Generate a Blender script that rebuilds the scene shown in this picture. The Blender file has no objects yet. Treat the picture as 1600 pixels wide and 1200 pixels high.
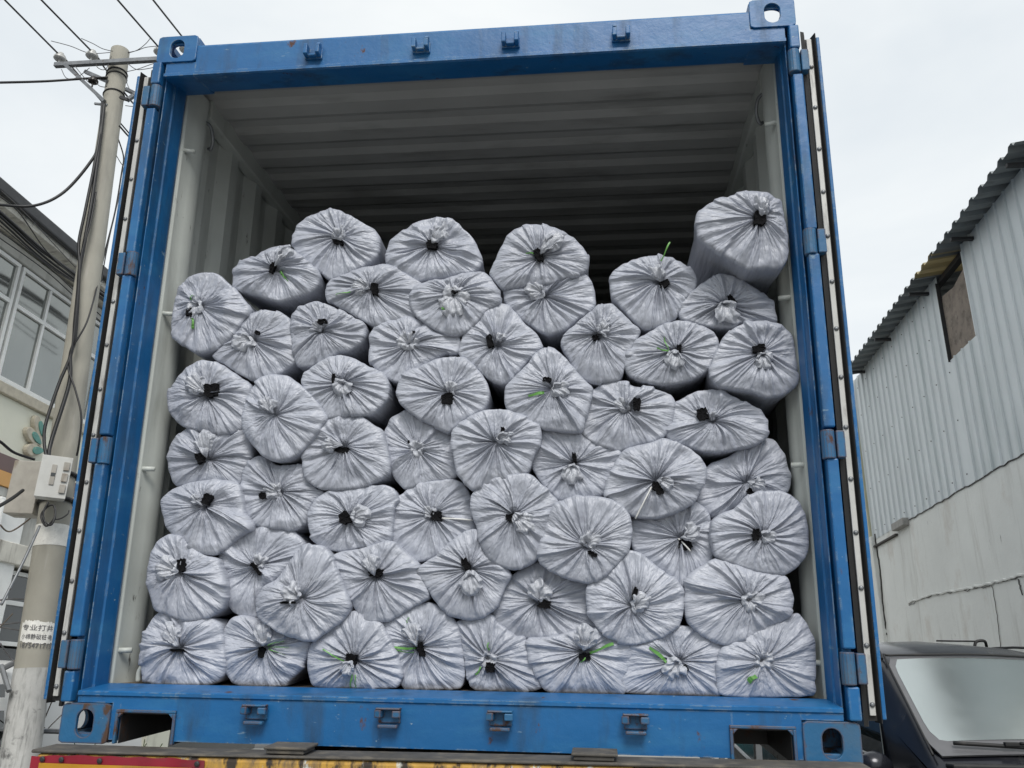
import bpy, math, random
import numpy as np
from mathutils import Matrix, Vector, Euler
rnd = random.Random(7)
R = math.radians
col = bpy.context.scene.collection
sc = bpy.context.scene

# ---------------------------------------------------------------- camera, sky, sun, exposure
TILT = R(4.8)                       # the container stands on a sloping trailer: its rear end is lower
MC = Matrix.Translation((0, 0, 1.4)) @ Matrix.Rotation(TILT, 4, 'X')      # container frame -> world
CAM_C = Matrix.Translation((0.49336581, -2.68134045, 0.39972924)) @ Euler((1.84024816, -0.01228945, 0.10525486), 'XYZ').to_matrix().to_4x4()
CAM_W = MC @ CAM_C
F = 1314.5
cam_d = bpy.data.cameras.new('camera'); cam = bpy.data.objects.new('camera', cam_d); col.objects.link(cam)
cam.matrix_world = CAM_W
cam_d.sensor_width = 36; cam_d.sensor_fit = 'HORIZONTAL'; cam_d.lens = F * 36 / 1600
cam_d.clip_start = 0.05; cam_d.clip_end = 2000
sc.camera = cam

SUN_EL, SUN_AZ = R(46), R(168)      # azimuth measured from +Y clockwise: behind the photographer
w = bpy.data.worlds.new('World'); sc.world = w; w.use_nodes = True
nt = w.node_tree; nt.nodes.clear()
out = nt.nodes.new('ShaderNodeOutputWorld'); bg = nt.nodes.new('ShaderNodeBackground')
sky = nt.nodes.new('ShaderNodeTexSky'); sky.sky_type = 'NISHITA'; sky.sun_disc = False
sky.sun_elevation = SUN_EL; sky.sun_rotation = SUN_AZ; sky.altitude = 50
tc = nt.nodes.new('ShaderNodeTexCoord'); mp = nt.nodes.new('ShaderNodeMapping')
mp.inputs['Scale'].default_value = (1, 1, 2.2)
n1 = nt.nodes.new('ShaderNodeTexNoise'); n1.inputs['Scale'].default_value = 1.9; n1.inputs['Detail'].default_value = 5
n1.inputs['Roughness'].default_value = .52; n1.inputs['Distortion'].default_value = .35
cr = nt.nodes.new('ShaderNodeValToRGB')
cr.color_ramp.elements[0].position = .32; cr.color_ramp.elements[0].color = (4.75, 5.1, 5.35, 1)
cr.color_ramp.elements[1].position = .68; cr.color_ramp.elements[1].color = (6.15, 6.3, 6.25, 1)
mx = nt.nodes.new('ShaderNodeMixRGB'); mx.inputs[0].default_value = .93
nt.links.new(tc.outputs['Generated'], mp.inputs[0]); nt.links.new(mp.outputs[0], n1.inputs[0])
nt.links.new(n1.outputs[0], cr.inputs[0]); nt.links.new(sky.outputs[0], mx.inputs[1]); nt.links.new(cr.outputs[0], mx.inputs[2])
nt.links.new(mx.outputs[0], bg.inputs[0]); bg.inputs[1].default_value = .1
nt.links.new(bg.outputs[0], out.inputs[0])
sun_d = bpy.data.lights.new('sun', 'SUN'); sun_d.energy = 1.5; sun_d.angle = R(24); sun_d.color = (1, .97, .93)
sun = bpy.data.objects.new('sun', sun_d); col.objects.link(sun)
_d = Vector((math.sin(SUN_AZ) * math.cos(SUN_EL), math.cos(SUN_AZ) * math.cos(SUN_EL), math.sin(SUN_EL)))
sun.rotation_euler = _d.to_track_quat('Z', 'Y').to_euler(); sun.location = _d * 30
sc.view_settings.view_transform = 'Standard'; sc.view_settings.look = 'None'
sc.view_settings.exposure = 0.75; sc.view_settings.gamma = 1; sc.view_settings.use_curve_mapping = False
sc.cycles.max_bounces = 8; sc.cycles.diffuse_bounces = 5

# ---------------------------------------------------------------- measuring helpers
def ray(u, v, world=True):
    M = CAM_W if world else CAM_C
    d = M.to_3x3() @ Vector(((u - 800) / F, -(v - 600) / F, -1)); return M.translation.copy(), d
def hit(u, v, ax, val, world=True):
    c, d = ray(u, v, world); return c + d * ((val - c[ax]) / d[ax])

# ---------------------------------------------------------------- materials
def mat(name, base, rough=.5, metal=0., var=0., vscale=4., layers=(), bump=(), spec=.5, coord='Object', trans=0., obj_var=0., rough_var=0., edge=None):
    """layers: (color, noise scale xyz, lo, hi, detail, roughness or None); bump: (scale xyz, strength, distance)"""
    m = bpy.data.materials.new(name); m.use_nodes = True
    n = m.node_tree; b = n.nodes['Principled BSDF']; L = n.links.new
    b.inputs['Roughness'].default_value = rough; b.inputs['Metallic'].default_value = metal
    b.inputs['Specular IOR Level'].default_value = spec
    t = n.nodes.new('ShaderNodeTexCoord')
    if coord == 'pleat':
        a = n.nodes.new('ShaderNodeAttribute'); a.attribute_name = 'pleat'; src = a.outputs['Vector']
    else: src = t.outputs[coord]
    def noise(s, detail=5, r=.6):
        q = n.nodes.new('ShaderNodeMapping'); q.inputs['Scale'].default_value = s if hasattr(s, '__len__') else (s, s, s)
        L(src, q.inputs[0]); z = n.nodes.new('ShaderNodeTexNoise'); z.inputs['Scale'].default_value = 1
        z.inputs['Detail'].default_value = detail; z.inputs['Roughness'].default_value = r
        L(q.outputs[0], z.inputs[0]); return z.outputs[0]
    rgb = n.nodes.new('ShaderNodeRGB'); rgb.outputs[0].default_value = (*base, 1); c = rgb.outputs[0]
    ro = None
    if var:
        mr = n.nodes.new('ShaderNodeMapRange'); L(noise(vscale), mr.inputs[0])
        mr.inputs[1].default_value = .25; mr.inputs[2].default_value = .75
        mr.inputs[3].default_value = 1 - var; mr.inputs[4].default_value = 1 + var
        h = n.nodes.new('ShaderNodeHueSaturation'); L(mr.outputs[0], h.inputs['Value']); L(c, h.inputs['Color']); c = h.outputs[0]
    if obj_var:
        oi = n.nodes.new('ShaderNodeObjectInfo'); mr = n.nodes.new('ShaderNodeMapRange'); L(oi.outputs['Random'], mr.inputs[0])
        mr.inputs[3].default_value = 1 - obj_var; mr.inputs[4].default_value = 1 + obj_var
        h = n.nodes.new('ShaderNodeHueSaturation'); L(mr.outputs[0], h.inputs['Value']); L(c, h.inputs['Color']); c = h.outputs[0]
    rr = rough
    for (lc, s, lo, hi, det, lr) in layers:
        mr = n.nodes.new('ShaderNodeMapRange'); L(noise(s, det, .65), mr.inputs[0])
        mr.inputs[1].default_value = lo; mr.inputs[2].default_value = hi; mr.clamp = True
        k = n.nodes.new('ShaderNodeMixRGB'); L(mr.outputs[0], k.inputs[0]); L(c, k.inputs[1]); k.inputs[2].default_value = (*lc, 1); c = k.outputs[0]
        if lr is not None:
            f = n.nodes.new('ShaderNodeMix'); L(mr.outputs[0], f.inputs[0])
            if ro is None: f.inputs[2].default_value = rr
            else: L(ro, f.inputs[2])
            f.inputs[3].default_value = lr; ro = f.outputs[0]
    if edge:
        bv = n.nodes.new('ShaderNodeBevel'); bv.samples = 3; bv.inputs[0].default_value = edge[1]; ge = n.nodes.new('ShaderNodeNewGeometry')
        dp = n.nodes.new('ShaderNodeVectorMath'); dp.operation = 'DOT_PRODUCT'; L(bv.outputs[0], dp.inputs[0]); L(ge.outputs['Normal'], dp.inputs[1])
        mr = n.nodes.new('ShaderNodeMapRange'); L(dp.outputs['Value'], mr.inputs[0]); mr.inputs[1].default_value = .995; mr.inputs[2].default_value = .9; mr.inputs[3].default_value = 0; mr.inputs[4].default_value = 1
        m2 = n.nodes.new('ShaderNodeMapRange'); L(noise(edge[2], 7, .7), m2.inputs[0]); m2.inputs[1].default_value = edge[3]; m2.inputs[2].default_value = edge[3]+.07
        mu = n.nodes.new('ShaderNodeMath'); mu.operation = 'MULTIPLY'; L(mr.outputs[0], mu.inputs[0]); L(m2.outputs[0], mu.inputs[1])
        k = n.nodes.new('ShaderNodeMixRGB'); L(mu.outputs[0], k.inputs[0]); L(c, k.inputs[1]); k.inputs[2].default_value = (*edge[0], 1); c = k.outputs[0]
    if rough_var:
        mr = n.nodes.new('ShaderNodeMapRange'); L(noise(vscale * 2.3), mr.inputs[0]); mr.inputs[1].default_value = .3; mr.inputs[2].default_value = .7
        mr.inputs[3].default_value = rough - rough_var; mr.inputs[4].default_value = rough + rough_var
        if ro is None: ro = mr.outputs[0]
    if ro is not None: L(ro, b.inputs['Roughness'])
    L(c, b.inputs['Base Color'])
    prev = None
    if coord == 'pleat':
        q = n.nodes.new('ShaderNodeMapping'); q.inputs['Scale'].default_value = (62, 62, 11); L(src, q.inputs[0])
        for sc_, st_, ft in ((1, .5, 'F1'), (2.3, .32, 'F1')):
            vo = n.nodes.new('ShaderNodeTexVoronoi'); vo.feature = ft; vo.inputs['Scale'].default_value = sc_; L(q.outputs[0], vo.inputs['Vector'])
            bp = n.nodes.new('ShaderNodeBump'); bp.inputs['Strength'].default_value = st_; bp.inputs['Distance'].default_value = .006; L(vo.outputs['Distance'], bp.inputs['Height'])
            if prev: L(prev, bp.inputs['Normal'])
            prev = bp.outputs[0]
    for (s, st, di) in bump:
        bp = n.nodes.new('ShaderNodeBump'); bp.inputs['Strength'].default_value = st; bp.inputs['Distance'].default_value = di
        L(noise(s, 6, .6), bp.inputs['Height'])
        if prev: L(prev, bp.inputs['Normal'])
        prev = bp.outputs[0]
    if prev: L(prev, b.inputs['Normal'])
    if trans:
        tr = n.nodes.new('ShaderNodeBsdfTranslucent'); L(c, tr.inputs[0]); ms = n.nodes.new('ShaderNodeMixShader'); ms.inputs[0].default_value = trans
        L(b.outputs[0], ms.inputs[1]); L(tr.outputs[0], ms.inputs[2]); L(ms.outputs[0], n.nodes['Material Output'].inputs[0])
    return m

RUST = (.085, .036, .02); RUST2 = (.075, .042, .028); GRIME = (.03, .03, .028)
BLUE = (.008, .11, .295)
M = dict(
 blue=mat('blue_paint', BLUE, .42, var=.13, vscale=2.6, rough_var=.08,
   layers=[((.025, .16, .34), (3, 3, 9), .5, .78, 6, .5), ((.02, .045, .08), (6, 6, 1.2), .52, .76, 6, .6), ((.2, .3, .38), (9, 9, 40), .66, .72, 6, .6), ((.26, .34, .4), (38, 38, 38), .69, .73, 4, .6), (RUST, (11, 11, 7), .65, .7, 8, .8)],
   bump=[((60, 60, 60), .12, .002), ((5, 5, 5), .4, .012)], edge=((.2, .27, .33), .007, (17, 17, 17), .5)),
 blue_worn=mat('worn_blue_paint', (.016, .112, .245), .5, var=.15, vscale=4,
   layers=[((.05, .12, .2), (7, 7, 7), .45, .7, 6, .6), (RUST2, (9, 9, 5), .58, .64, 8, .85), (RUST, (14, 14, 9), .6, .66, 8, .9), ((.3, .36, .4), (50, 50, 50), .7, .74, 4, .6)],
   bump=[((90, 90, 90), .25, .003), ((12, 12, 12), .3, .008)], edge=((.1, .05, .03), .009, (12, 12, 12), .42)),
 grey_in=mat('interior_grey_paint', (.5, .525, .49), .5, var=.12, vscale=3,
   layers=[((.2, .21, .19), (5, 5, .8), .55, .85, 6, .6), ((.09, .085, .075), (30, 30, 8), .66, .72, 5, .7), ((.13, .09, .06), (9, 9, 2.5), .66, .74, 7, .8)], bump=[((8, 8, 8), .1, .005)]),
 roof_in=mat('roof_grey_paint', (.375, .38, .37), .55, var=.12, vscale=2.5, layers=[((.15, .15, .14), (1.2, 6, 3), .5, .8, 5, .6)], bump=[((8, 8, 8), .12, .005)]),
 plywood=mat('plywood_floor', (.13, .1, .07), .8, var=.3, vscale=(6), layers=[(GRIME, (4, 12, 4), .45, .7, 6, .9)]),
 rubber=mat('black_rubber', (.012, .012, .012), .6, var=.3, vscale=8, layers=[((.06, .055, .05), (9, 9, 3), .6, .8, 5, .8)]),
 alu=mat('white_metal_strip', (.5, .5, .48), .5, metal=.1, var=.12, vscale=9, layers=[((.22, .21, .2), (30, 30, 6), .55, .75, 5, .7)]),
 steel=mat('galvanised_steel', (.22, .23, .24), .5, metal=.6, var=.25, vscale=12, layers=[((.1, .07, .05), (20, 20, 20), .6, .75, 5, .8)]),
 darksteel=mat('dark_steel', (.035, .035, .037), .6, metal=.2, var=.3, vscale=6, layers=[(RUST, (9, 9, 9), .6, .72, 5, .85)]),
 dark_grime=mat('oily_grime', (.075, .07, .063), .8, var=.35, vscale=9, layers=[((.16, .14, .11), (14, 20, 14), .5, .7, 6, .9)], bump=[((40, 40, 40), .3, .004)]),
 yellow=mat('chipped_yellow_paint', (.5, .29, .05), .65, var=.3, vscale=9,
   layers=[((.17, .12, .07), (9, 9, 3), .5, .62, 7, .8), ((.55, .55, .5), (13, 13, 3.5), .56, .6, 5, .7), ((.045, .035, .028), (16, 16, 6), .5, .58, 8, .9)], bump=[((40, 40, 40), .4, .004)]),
 red=mat('red_reflective_sheet', (.25, .014, .03), .4, var=.25, vscale=7, layers=[((.1, .03, .035), (5, 5, 9), .45, .7, 6, .6), ((.05, .03, .03), (16, 16, 16), .66, .74, 5, .8)], bump=[((12, 12, 12), .3, .004)]),
 amber=mat('amber_reflective_sheet', (.46, .24, .02), .42, var=.2, vscale=7, layers=[((.2, .12, .04), (4, 4, 9), .48, .72, 6, .6), ((.25, .15, .03), (8, 8, 20), .58, .75, 5, .6)]),
 bag=mat('silver_woven_plastic', (.375, .395, .452), .34, coord='pleat', var=.04, vscale=14, obj_var=.05, spec=.55, rough_var=.08,
   layers=[((.34, .355, .395), (12, 12, 4), .55, .85, 4, .5)],
   bump=[((85, 85, 9), .8, .0045), ((150, 150, 60), .3, .002)]),
 tuft=mat('clear_film_end', (.5, .52, .57), .2, var=.12, vscale=60, trans=.2, spec=.7, bump=[((130, 130, 130), .7, .004)]),
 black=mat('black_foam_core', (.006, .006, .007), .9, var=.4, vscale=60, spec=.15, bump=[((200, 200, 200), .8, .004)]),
 green=mat('green_strapping', (.17, .42, .1), .4, var=.15, vscale=30, trans=.25),
 whitetie=mat('white_string', (.7, .7, .68), .6),
 concrete=mat('pole_concrete', (.35, .335, .285), .85, var=.12, vscale=3, layers=[((.2, .19, .17), (4, 4, .5), .55, .8, 6, None), ((.42, .4, .36), (12, 12, 1.5), .6, .75, 6, None)], bump=[((60, 60, 60), .3, .003)]),
 whitewash=mat('whitewashed_concrete', (.5, .5, .48), .9, var=.2, vscale=5, layers=[((.25, .25, .24), (26, 26, 3.5), .5, .68, 8, None), ((.17, .17, .165), (9, 9, 9), .58, .7, 8, None)], bump=[((50, 50, 50), .5, .004)]),
 porcelain=mat('insulator_porcelain', (.55, .55, .53), .25, var=.1, vscale=20),
 dark_porc=mat('dark_insulator', (.03, .025, .022), .3),
 cable=mat('black_cable', (.012, .012, .013), .5, var=.3, vscale=4),
 wire=mat('grey_wire', (.07, .07, .072), .5, var=.3, vscale=4),
 plastic=mat('meter_box_plastic', (.55, .55, .52), .45, var=.08, vscale=9, layers=[((.3, .28, .24), (12, 12, 4), .6, .8, 5, .6)]),
 oldbox=mat('weathered_box', (.36, .34, .3), .7, var=.18, vscale=8, layers=[((.18, .13, .09), (8, 8, 3), .55, .75, 6, .8)]),
 paper=mat('pasted_paper', (.8, .79, .74), .8, var=.15, vscale=22, layers=[((.5, .49, .45), (34, 34, 34), .6, .75, 6, None)]),
 ink=mat('black_ink', (.13, .13, .135), .8, var=.5, vscale=60),
 cream=mat('cream_render', (.74, .74, .63), .85, var=.07, vscale=1.4, layers=[((.45, .44, .37), (3, 3, .7), .58, .85, 6, None)], bump=[((30, 30, 30), .2, .004)]),
 greywall=mat('grey_render', (.5, .5, .47), .85, var=.15, vscale=2, layers=[((.16, .155, .14), (4, 4, 1), .5, .8, 6, None)], bump=[((30, 30, 30), .3, .005)]),
 tilewall=mat('stained_ledge', (.66, .64, .57), .85, var=.2, vscale=4, layers=[((.14, .12, .1), (5, 12, 1.5), .52, .75, 7, None)], bump=[((30, 30, 30), .3, .005)]),
 trim=mat('white_window_frame', (.82, .83, .81), .4, var=.06, vscale=8),
 brown=mat('brown_fascia', (.17, .115, .11), .6, var=.1, vscale=3),
 orange=mat('orange_fascia', (.66, .36, .12), .6, var=.08, vscale=3),
 teal=mat('teal_petal', (.1, .28, .24), .5, var=.2, vscale=14, layers=[((.45, .42, .33), (20, 20, 20), .6, .7, 4, None)]),
 beige=mat('beige_petal', (.5, .46, .37), .7, var=.2, vscale=14),
 curtain=mat('pale_curtain', (.3, .31, .28), .9, var=.15, vscale=2, layers=[((.12, .13, .12), (1, 5, .4), .5, .75, 3, None)]),
 gutter=mat('dark_gutter', (.05, .052, .055), .6, var=.3, vscale=5),
 zinc=mat('pale_blue_sheet_metal', (.57, .605, .61), .45, metal=.15, var=.07, vscale=1.2,
   layers=[((.41, .46, .46), (8, 2.6, .35), .5, .75, 6, .5), ((.16, .14, .12), (40, 40, 30), .74, .77, 3, .7)], bump=[((2, 2, 1), .15, .01)]),
 zinc_dark=mat('weathered_roof_sheet', (.23, .25, .255), .5, metal=.3, var=.15, vscale=2, layers=[((.12, .12, .12), (2, 5, 2), .5, .75, 6, .6)]),
 fibre=mat('yellowed_fibreglass_sheet', (.42, .37, .24), .5, var=.25, vscale=(1, 14, 1), trans=.4),
 flash=mat('yellowed_flashing', (.5, .48, .33), .6, var=.15, vscale=3),
 board=mat('brown_chipboard', (.24, .2, .165), .9, var=.25, vscale=5, layers=[((.11, .09, .075), (9, 9, 9), .5, .7, 7, None), ((.36, .32, .28), (14, 14, 14), .62, .74, 6, None)]),
 plaster=mat('dirty_white_plaster', (.74, .745, .71), .9, var=.08, vscale=.8,
   layers=[((.5, .49, .45), (2, 4.5, .5), .52, .8, 7, None), ((.55, .5, .44), (1, 1.6, 1.1), .56, .8, 6, None), ((.2, .19, .17), (20, 20, 3.5), .66, .75, 7, None), ((.1, .1, .09), (26, 26, 26), .74, .78, 5, None)],
   bump=[((4, 4, 4), .3, .02), ((40, 40, 40), .3, .004)]),
 crack=mat('dark_crack', (.07, .065, .06), .95),
 mortar=mat('rough_mortar', (.33, .32, .3), .95, var=.2, vscale=12, bump=[((40, 40, 40), .6, .01)]),
 carpaint=mat('dark_navy_paint', (.02, .0215, .028), .22, metal=.35, var=.08, vscale=3, spec=.6, layers=[((.07, .07, .07), (5, 5, 5), .55, .85, 5, .4)]),
 carhood=mat('dark_grey_paint', (.045, .046, .052), .2, metal=.3, spec=.6, var=.06, vscale=3, layers=[((.09, .09, .088), (6, 6, 6), .5, .85, 5, .38)]),
 carwhite=mat('white_car_paint', (.66, .67, .66), .25, var=.03, vscale=2, layers=[((.5, .5, .48), (3, 3, 3), .6, .8, 5, .4)]),
 carglass=mat('tinted_car_glass', (.012, .016, .016), .03, spec=1.),
 screen=mat('windscreen_glass', (.55, .6, .59), .2, metal=.95, spec=1., var=.04, vscale=2, layers=[((.55, .6, .59), (3, 3, 3), .45, .8, 5, .26)]),
 frit=mat('windscreen_border', (.12, .12, .125), .3, var=.1, vscale=9),
 tyre=mat('tyre_rubber', (.02, .02, .02), .85, var=.3, vscale=12),
 rim=mat('wheel_steel', (.2, .2, .2), .5, metal=.6),
 glass=mat('window_glass', (.27, .285, .275), .1, metal=.7, spec=1., var=.1, vscale=1.2),
 darkpane=mat('dark_window_pane', (.045, .05, .052), .12, spec=.8, var=.2, vscale=2),
 asphalt=mat('asphalt', (.06, .06, .058), .9, var=.25, vscale=1.5, layers=[((.1, .095, .085), (.8, .8, .8), .5, .75, 8, None)], bump=[((40, 40, 40), .5, .01)]),
 paving=mat('concrete_yard', (.24, .235, .22), .9, var=.15, vscale=.8, layers=[((.2, .19, .17), (1.5, 1.5, 1.5), .5, .75, 8, None)], bump=[((25, 25, 25), .4, .006)]),
 twig=mat('dry_twig', (.12, .095, .07), .9, var=.3, vscale=20),
 leaf=mat('dull_leaf', (.07, .1, .035), .7, var=.35, vscale=14, trans=.2),
 tealpaint=mat('teal_painted_steel', (.05, .17, .19), .45, var=.2, vscale=5),
)

# ---------------------------------------------------------------- mesh helpers
class MB:
    def __init__(s): s.v = []; s.f = []
    def add(s, vs, fs):
        o = len(s.v); s.v += [tuple(x) for x in vs]; s.f += [tuple(i + o for i in f) for f in fs]; return s
    def box(s, x0, x1, y0, y1, z0, z1):
        return s.add([(x0,y0,z0),(x1,y0,z0),(x1,y1,z0),(x0,y1,z0),(x0,y0,z1),(x1,y0,z1),(x1,y1,z1),(x0,y1,z1)],
                     [(0,3,2,1),(4,5,6,7),(0,1,5,4),(1,2,6,5),(2,3,7,6),(3,0,4,7)])
    def prism(s, pts, axis, a, b):
        """closed polygon (2 coords in the order of the two other axes) extruded along axis from a to b"""
        n = len(pts); P = []
        for t in (a, b):
            for (p, q) in pts: P.append((t, p, q) if axis == 0 else (p, t, q) if axis == 1 else (p, q, t))
        return s.add(P, [tuple(range(n))[::-1], tuple(range(n, 2*n))] + [(i, (i+1) % n, n + (i+1) % n, n + i) for i in range(n)])
    def strip(s, pts, axis, a, b):
        """open polyline extruded as a sheet"""
        n = len(pts); P = []
        for t in (a, b):
            for (p, q) in pts: P.append((t, p, q) if axis == 0 else (p, t, q) if axis == 1 else (p, q, t))
        return s.add(P, [(i, i+1, n+i+1, n+i) for i in range(n-1)])
    def tube(s, pts, r, n=8, cap=True, r2=None):
        pts = [Vector(p) for p in pts]; m = len(pts); o = len(s.v); up = None
        for i, p in enumerate(pts):
            d = (pts[min(i+1, m-1)] - pts[max(i-1, 0)]).normalized()
            if up is None:
                up = d.orthogonal().normalized()
            up = (up - d * up.dot(d)).normalized(); q = d.cross(up)
            rr = r if r2 is None else r + (r2 - r) * i / (m - 1)
            for k in range(n):
                a = 2 * math.pi * k / n; s.v.append(tuple(p + (up * math.cos(a) + q * math.sin(a)) * rr))
        for i in range(m - 1):
            for k in range(n):
                s.f.append((o+i*n+k, o+i*n+(k+1) % n, o+(i+1)*n+(k+1) % n, o+(i+1)*n+k))
        if cap: s.f.append(tuple(o+k for k in range(n))[::-1]); s.f.append(tuple(o+(m-1)*n+k for k in range(n)))
        return s
    def lathe(s, prof, c=(0,0,0), d=(0,0,1), n=20):
        d = Vector(d).normalized(); u = d.orthogonal().normalized(); w_ = d.cross(u); c = Vector(c); o = len(s.v); m = len(prof)
        for (r, h) in prof:
            for k in range(n):
                a = 2*math.pi*k/n; s.v.append(tuple(c + d*h + (u*math.cos(a) + w_*math.sin(a))*r))
        for i in range(m-1):
            for k in range(n): s.f.append((o+i*n+k, o+i*n+(k+1) % n, o+(i+1)*n+(k+1) % n, o+(i+1)*n+k))
        s.f.append(tuple(o+k for k in range(n))[::-1]); s.f.append(tuple(o+(m-1)*n+k for k in range(n))); return s
    def holeplate(s, w_, h_, t, hw, hh, org, ux, uy, un, cx=None, cy=None, rc=.012):
        """rounded plate with an oval (stadium) hole; org corner, ux/uy in-plane unit vectors, un thickness direction"""
        org, ux, uy, un = map(Vector, (org, ux, uy, un)); cx = w_/2 if cx is None else cx; cy = h_/2 if cy is None else cy
        N = 48; inn = []; ou = []
        for k in range(N):
            a = 2*math.pi*(k+.5)/N; ca, sa = math.cos(a), math.sin(a)
            rr = min(hw, hh)/2
            ix = ca*rr + (math.copysign(max(hw/2-rr, 0), ca)); iy = sa*rr + (math.copysign(max(hh/2-rr, 0), sa))
            inn.append((cx+ix, cy+iy))
            # outer point: ray from hole centre to rect
            tx = ((w_-cx) if ca > 0 else cx)/max(abs(ca), 1e-6); ty = ((h_-cy) if sa > 0 else cy)/max(abs(sa), 1e-6); tt = min(tx, ty)
            ox, oy = cx+ca*tt, cy+sa*tt
            qx = min(max(ox, rc), w_-rc); qy = min(max(oy, rc), h_-rc); dx, dy = ox-qx, oy-qy; L_ = math.hypot(dx, dy)
            if L_ > rc: ox, oy = qx+dx/L_*rc, qy+dy/L_*rc
            ou.append((ox, oy))
        P = []
        for zz in (0, t):
            for lst in (inn, ou):
                for (x, y) in lst: P.append(tuple(org + ux*x + uy*y + un*zz))
        fs = []
        for k in range(N):
            j = (k+1) % N
            fs += [(k, j, N+j, N+k), (2*N+k, 3*N+k, 3*N+j, 2*N+j), (k, 2*N+k, 2*N+j, j), (N+k, N+j, 3*N+j, 3*N+k)]
        return s.add(P, fs)
    def build(s, name, m, parent=None, mw=None, bevel=0, smooth=False, org=None):
        me = bpy.data.meshes.new(name)
        vs = s.v
        if org is not None: vs = [tuple(Vector(v) - Vector(org)) for v in vs]
        me.from_pydata(vs, [], s.f); me.update()
        import bmesh
        bm = bmesh.new(); bm.from_mesh(me); bmesh.ops.recalc_face_normals(bm, faces=bm.faces); bm.to_mesh(me); bm.free()
        ms = m if isinstance(m, (list, tuple)) else [m]
        for q in ms: me.materials.append(q)
        if smooth: me.polygons.foreach_set('use_smooth', [True]*len(me.polygons))
        o = bpy.data.objects.new(name, me); col.objects.link(o)
        if parent is not None: o.parent = parent
        if org is not None: o.location = org
        if mw is not None: o.matrix_world = mw @ (Matrix.Translation(org) if org is not None else Matrix())
        if smooth == 'auto':
            try: me.set_sharp_from_angle(angle=R(38))
            except Exception: pass
        if bevel:
            b = o.modifiers.new('bevel', 'BEVEL'); b.width = bevel; b.segments = 2; b.limit_method = 'ANGLE'; b.angle_limit = R(35)
        return o
def tag(o, label=None, cat=None, group=None, kind=None):
    for k, v in (('label', label), ('category', cat), ('group', group), ('kind', kind)):
        if v: o[k] = v
    return o
def empty(name, label, cat, loc=(0,0,0), mw=None, group=None):
    o = bpy.data.objects.new(name, None); col.objects.link(o); o.empty_display_size = .2
    o.matrix_world = (mw if mw is not None else Matrix()) @ Matrix.Translation(loc)
    return tag(o, label, cat, group)
def spline(pts, sub=6):
    pts = [Vector(p) for p in pts]; out_ = []
    for i in range(len(pts)-1):
        p0 = pts[max(i-1, 0)]; p1 = pts[i]; p2 = pts[i+1]; p3 = pts[min(i+2, len(pts)-1)]
        for k in range(sub):
            t = k/sub; out_.append(.5*((2*p1)+(p2-p0)*t+(2*p0-5*p1+4*p2-p3)*t*t+(3*p1-p0-3*p2+p3)*t**3))
    out_.append(pts[-1]); return out_

# ================================================================= SETTING
g = MB(); N_ = 24
g.add([(-400,-400,0),(400,-400,0),(400,400,0),(-400,400,0)], [(0,1,2,3)])
tag(g.build('ground', M['asphalt']), kind='structure')
g = MB().box(-3.4, 4.2, -30, 60, .004, .008); tag(g.build('yard_paving', M['paving']), kind='structure')  # out of view, laid wide around the camera for bounce light

# ================================================================= CONTAINER
CT = empty('shipping_container', 'open blue shipping container packed with silver sacks on a trailer', 'shipping container', mw=MC)
W2, HT = 1.219, 2.591
ct_parts = []
def P(mb, name, m, bevel=.003, smooth=False, parent=None):
    o = mb.build(name, m, parent or CT, bevel=bevel, smooth=smooth); return o
def casting(sx, z0, worn):
    m = MB(); x0 = -W2 if sx < 0 else W2-.162; ux, uy, uz = (1,0,0), (0,1,0), (0,0,1)
    yf = -.004
    m.holeplate(.162, .118, .014, .056, .082, (x0, yf, z0), ux, uz, uy)
    xs = -W2 if sx < 0 else W2-.014
    m.holeplate(.152, .112, .014, .08, .055, (xs, yf+.0165, z0+.003), uy, uz, ux, rc=.003)
    zt = z0+.0885 if z0 > 1 else z0+.0005
    m.holeplate(.132, .15, .029, .062 if z0 < 1 else .096, .11 if z0 < 1 else .13, (x0+.0152, yf+.0166, zt), ux, uy, uz, rc=.003)
    xi = x0+.148 if sx < 0 else x0
    m.box(xi+.0004, xi+.0136, yf+.0168, .172, z0+.002, z0+.116)
    m.box(x0+.0155, x0+.1465, .16, .1735, z0+.0035, z0+.1145)
    zb = z0+.001 if z0 > 1 else z0+.105
    m.box(x0+.0156, x0+.1464, yf+.0169, .159, zb, zb+.012)
    return P(m, 'corner_casting', M['blue_worn'] if worn else M['blue'], bevel=.002)
for sx in (-1, 1):
    a = casting(sx, 0, True); tag(a, 'rust-stained bottom corner casting')
    casting(sx, HT-.118, False)
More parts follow.
